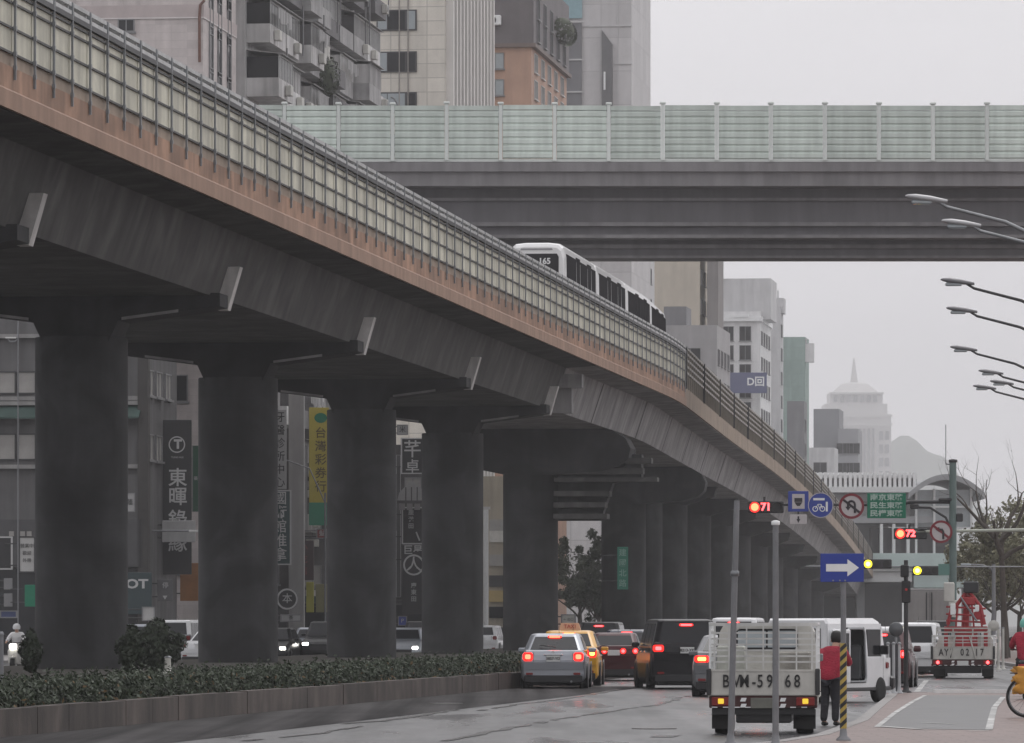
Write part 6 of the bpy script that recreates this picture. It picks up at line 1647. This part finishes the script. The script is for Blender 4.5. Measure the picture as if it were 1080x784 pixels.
t, b, w2, h2, s = signboard('dark red brown sign board with faint red writing beside the third pier', 309, 331, 570, 612, 330, mat('dark maroon board', (.045,.022,.022), .5, .1, 2), None)
vtext('小吃店', .5, mat('dull red ink', (.22,.05,.045), .6, .05, 2), b, .0, -.012, h2-.1, .68)
signboard('yellow green narrow panel low beside the third pier', 323, 331, 614, 646, 332, mat('lime yellow panel', (.38,.36,.04), .5, .08, 2), None)
signboard('dull olive panel right of the narrow yellow one', 333, 347, 616, 646, 333, mat('olive panel', (.20,.19,.09), .5, .08, 2), None)
t = thing('round_sign', 'round outlined emblem sign below the teal sign', 'sign', W(303, 632, 321)); f = MB().disc((0,0), .62, .02, 24, th=.1).build('disc', sk, t); MB().ring((0,0), .5, .6, -.081, 28, .012).build('border', sw, f); text('本', .6, sw, f, (0,-.09,0)); MB().tube([(-.6,.05,0),(-1.4,.05,0)], .03, 6).build('bracket', steel_dk, t)
g = thing('white_pilaster', 'tall pale grey wall pier between the teal sign and the yellow sign', 'wall', W(312.5, 658, 327.5)); g.location.z = 0
MB().bbox(-.45,.45,0,1.2,0,20,.05).build('shaft', mat('pale pilaster', (.33,.325,.32), .7, .08, .5, streak=.2), g); MB().box(-.52,.52,-.06,0-.001,0,.5).build('plinth', dkw, g)
# gap between third and fourth pier
t, b, w2, h2, s = signboard('black framed vertical sign with white brush characters above the temple roof', 423, 447, 462, 500, 356, sk, sw)
text('芊', 1.15, sw, b, (-.0,-.045,.35), bold=.01); text('卓', .9, sw, b, (0,-.045,-.7), bold=.008)
tp2 = thing('temple_gate', 'small pale gate with stepped roof and dark posts between black signs', 'gate', W(434, 528, 355))
ss = F/355
g = MB(); g.prism([(-15/ss,0/ss),(12/ss,0/ss),(11/ss,12/ss),(2/ss,20/ss),(-2/ss,20/ss),(-13/ss,8/ss)], 0, .4); g.build('roof', mat('gate pale', (.30,.30,.30), .6, .1, 2), tp2)
g = MB()
for x in (-6,0,6): g.box((x-.6)/ss,(x+.6)/ss,-.03,-.001,-1/ss,14/ss)
g.box(-15/ss,13/ss,-.05,-.001,-3/ss,0); g.build('post', fr_dk, tp2)
g = MB()
for x in (-13,-5,3): g.box(x/ss,(x+6)/ss,0,.3,-10/ss,-3.1/ss)
g.build('panel', mat('gate grey panel', (.22,.215,.215), .6, .1, 2), tp2)
t, b, w2, h2, s = signboard('black framed sign with a column of small characters below the gate', 424, 447, 535, 574, 356, sk, sw)
vtext('鹿港田', .36, sw, b, -.12, -.045, h2-.15, .42)
MB().tube([(.2,-.045,-.4),(.42,-.045,-.95)], .05, 6).build('brush_stroke', sw, b)
t, b, w2, h2, s = signboard('black sign with a round white emblem above three small characters', 424, 447, 576, 648, 356, sk, None)
MB().ring((.05,.95), .55, .66, -.002, 30, .014).build('emblem', sw, b); text('人', .95, sw, b, (.05,-.014,.95), bold=.01); vtext('慶東田', .36, sw, b, .05, -.014, -.15, .42)
text('巨星', .62, sw, b, (0,-.014,h2-.28), bold=.01)
signboard('narrow grey vertical board left of the black signs by the fourth pier', 418, 422.5, 480, 630, 357, mat('dull grey notice', (.12,.12,.125), .6, .1, 2), sw, .12)
# dark podiums of shops under the tall blocks, with clutter
podm = mat('dark podium wall', (.105,.10,.10), .8, .2, .6, streak=.3, blotch=.3)
for (lab, pa, pb_, py, Yp) in (('dark shop podium behind the black framed signs', 396, 470, 470, 372), ('dark shop podium behind the yellow vertical sign', 314, 384, 432, 346), ('dark shop podium behind the teal vertical sign', 268, 306, 452, 328), ('dark shop podium behind the orange board', 203, 262, 520, 320)):
    ss = F/Yp; t = thing('shop_block', lab, 'building', ((pa-540)/ss, Yp, 0))
    wdt = (pb_-pa)/ss; hh = EYE+(658-py)/ss
    wl = MB().box(0, wdt, 0, 6, 0, hh).build('wall', podm, t)
    rz_ = random.Random(pa)
    MB().box(.2, wdt-.2, -.05, -.002, .2, 2.9).build('shopfront', glass_dk, wl)
    MB().box(0, wdt, -.5, -.003, 3.0, 3.5).build('fascia', (sk, teal, dkw, mat('dull red fascia', (.12,.03,.03), .6, .15, 1))[rz_.randrange(4)], wl)
    z = 4.6
    while z < hh-1.2:
        u = .9
        while u < wdt-.6:
            window(wl, 'cam', u, z, 1.1, 1.3, fr_gy, (glass_dk, litg, glass_sky)[rz_.randrange(3)], 2)
            if rz_.random() < .4: MB().bbox(u-.4, u+.4, -.55, -.03, z-1.25, z-.8, .03).build('air_conditioner', white_dirty, wl)
            u += 1.55
        z += 3.0
for (lab, px0, px1, py0, py1, Y, m_, tx, tm_) in (
    ('small white square sign above the temple gate at the fourth pier', 419, 430, 448, 459, 352, mat('pale sign sheet', (.36,.36,.36), .6, .08, 2), '米', ink),
    ('narrow dull red vertical sign behind the black framed signs', 412, 418, 500, 560, 353, mat('dull red sign', (.20,.03,.03), .5, .1, 2), '酒', sw),
    ('small blue square sign low beside the fourth pier', 420, 429, 650, 660, 340, blue_sign, 'P', sw),
    ('pale horizontal shop sign low between second and third pier', 296, 318, 648, 656, 316, mat('pale sign sheet', (.36,.36,.36), .6, .08, 2), '茶', ink),
    ('small red square sign above the dark headlights by the third pier', 334, 345, 558, 568, 335, mat('dull red sign', (.20,.03,.03), .5, .1, 2), '髮', sw),
    ('white vertical banner at the left side of the yellow sign', 319, 324, 470, 560, 338, mat('grey white banner', (.36,.36,.36), .6, .1, 2), '', ink),
    ('dull green vertical sign right of the tall black T sign', 203, 210, 470, 540, 290, mat('dull green sign', (.03,.10,.06), .5, .1, 2), '藥', sw),
    ('pale square sign left of the column by the nearest pier', 131, 142, 520, 540, 281, mat('pale sign sheet', (.36,.36,.36), .6, .08, 2), '麵', ink),
    ('dull blue horizontal sign over the shop window at the far left', 0, 18, 644, 652, 278.5, mat('dull blue sign', (.04,.06,.16), .5, .1, 2), '', sw),
    ('white framed menu board behind the dark rounded shrub', 150, 163, 640, 655, 276, mat('poster white', (.45,.45,.44), .6, .08, 2), '', ink)):
    t, b, w2, h2, s = signboard(lab, px0, px1, py0, py1, Y, m_, fr_gy, .1)
    if tx: text(tx, min(w2, h2)*1.3, tm_, b, (0,-.045,0))
# gap between fourth and fifth pier
g = thing('white_pilaster', 'bright white tubular column seen between fourth and fifth pier', 'column', W(512.5, 658, 385)); g.location.z = 0
MB().tube([(0,0,0),(0,0,9.4)], .17, 12).build('shaft', white_pt, g); MB().tube([(-.45,0,0),(-.45,0,9.4)], .12, 12).build('shaft', white_pt, g); MB().box(-.7,.3,-.1,.1,9.4,9.6).build('beam', fr_wh, g)
Yc = 398; k = M*Yc-(540-540)*Yc/F; s, U, Z = px2(Yc, k)
t, wl = bld('shop_block', 'narrow beige shop front with white panels between fourth and fifth pier', Yc, 3.0, 14, 12, mat('shop beige', (.38,.34,.27), .7, .12, .8, streak=.2), k)
for i, (py, m_) in enumerate(((553,litg),(565,white_dirty),(590,litg),(612,fr_dk),(628,mat('shop yellow', (.42,.32,.14), .6, .1, 1)),(645,glass_dk))):
    MB().box(U(516),U(531),-.12-.01*i,-.002,Z(py+7),Z(py-5)).build('shop_panel', m_, wl)
# fifth to sixth gap: plates among the trees
t, b, w2, h2, s = signboard('white plate on a low post right of the fifth pier', 592, 607, 648, 661, 300, white_dirty, fr_gy, .06)
text('← 出口', .17, ink, b, (0,-.045,.05)); MB().tube([(0,.03,-h2),(0,.03,-1.6)], .03, 6).build('post', steel_gy, t)
t, b, w2, h2, s = signboard('tall green street plate on the dark pier', 651, 662.5, 577, 622, 268, mat('dull green plate', (.03,.17,.12), .5, .06, 2), None, .06)
vtext('建國北路', .36, mat('dull plate letter', (.20,.34,.28), .5, .05, 3), b, 0, -.012, h2-.05, .48)
t = thing('utility_cabinet', 'pale utility cabinet on the pavement between taxi and trees', 'cabinet', ((617-540)*255/F, 255, 0))
MB().bbox(-.32,.32,-.3,.3,.08,1.62,.03).build('casing', white_dirty, t); MB().box(-.26,-.02,-.315,-.301,.2,1.5).build('door', fr_gy, t); MB().box(-.38,.38,-.36,.36,0,.079).build('plinth', kerb_lt, t)
# thin street lamps on the left pavement
for i, (px, py, Y, lab) in enumerate(((3,357,270,'hooked lamp post by the far left shop windows'),(343,520,326,'thin curved lamp post crossing the yellow sign'),(134,560,285,'lamp post with side arm between first and second pier'))):
    s = F/Y; z = EYE+(658-py)/s; t = thing('street_lamp', lab, 'street lamp', ((px-540)/s+(16/s if i == 0 else 0), Y, 0), 0)
    g = MB()
    if i == 0: g.tube([(0,0,0),(0,0,z+1.0)], .03, 8); g.tube([(0,0,z+.9),(0,0,z),(-.15,0,z-.15),(-.4,0,z-.15),(-.5,0,z+.02)], .04, 8)
    elif i == 1: g.tube([(0,0,0),(0,0,z)], .06, 8); g.tube([(0,0,z-.6),(-.3,0,z+.1),(-.9,0,z+1.4),(-2.6,0,z+2.0)], .035, 8)
    else: g.tube([(0,0,0),(0,0,z+1.6)], .07, 8); g.tube([(0,0,z),(3.3,0,z)], .05, 8)
    g.build('shaft', pole_gy, t)
    MB().bbox(*((-.6,-.1,-.08,.08,z-.02,z+.06) if i == 0 else (-3.0,-2.5,-.08,.08,z+1.95,z+2.05) if i == 1 else (3.1,3.6,-.08,.08,z-.08,z+.04)), .02).build('lamp_head', fr_wh, t)
# every root outside the finished list: drop empties that stayed without parts
for o in list(bpy.data.objects):
    if o.type == 'EMPTY' and not o.children: bpy.data.objects.remove(o)
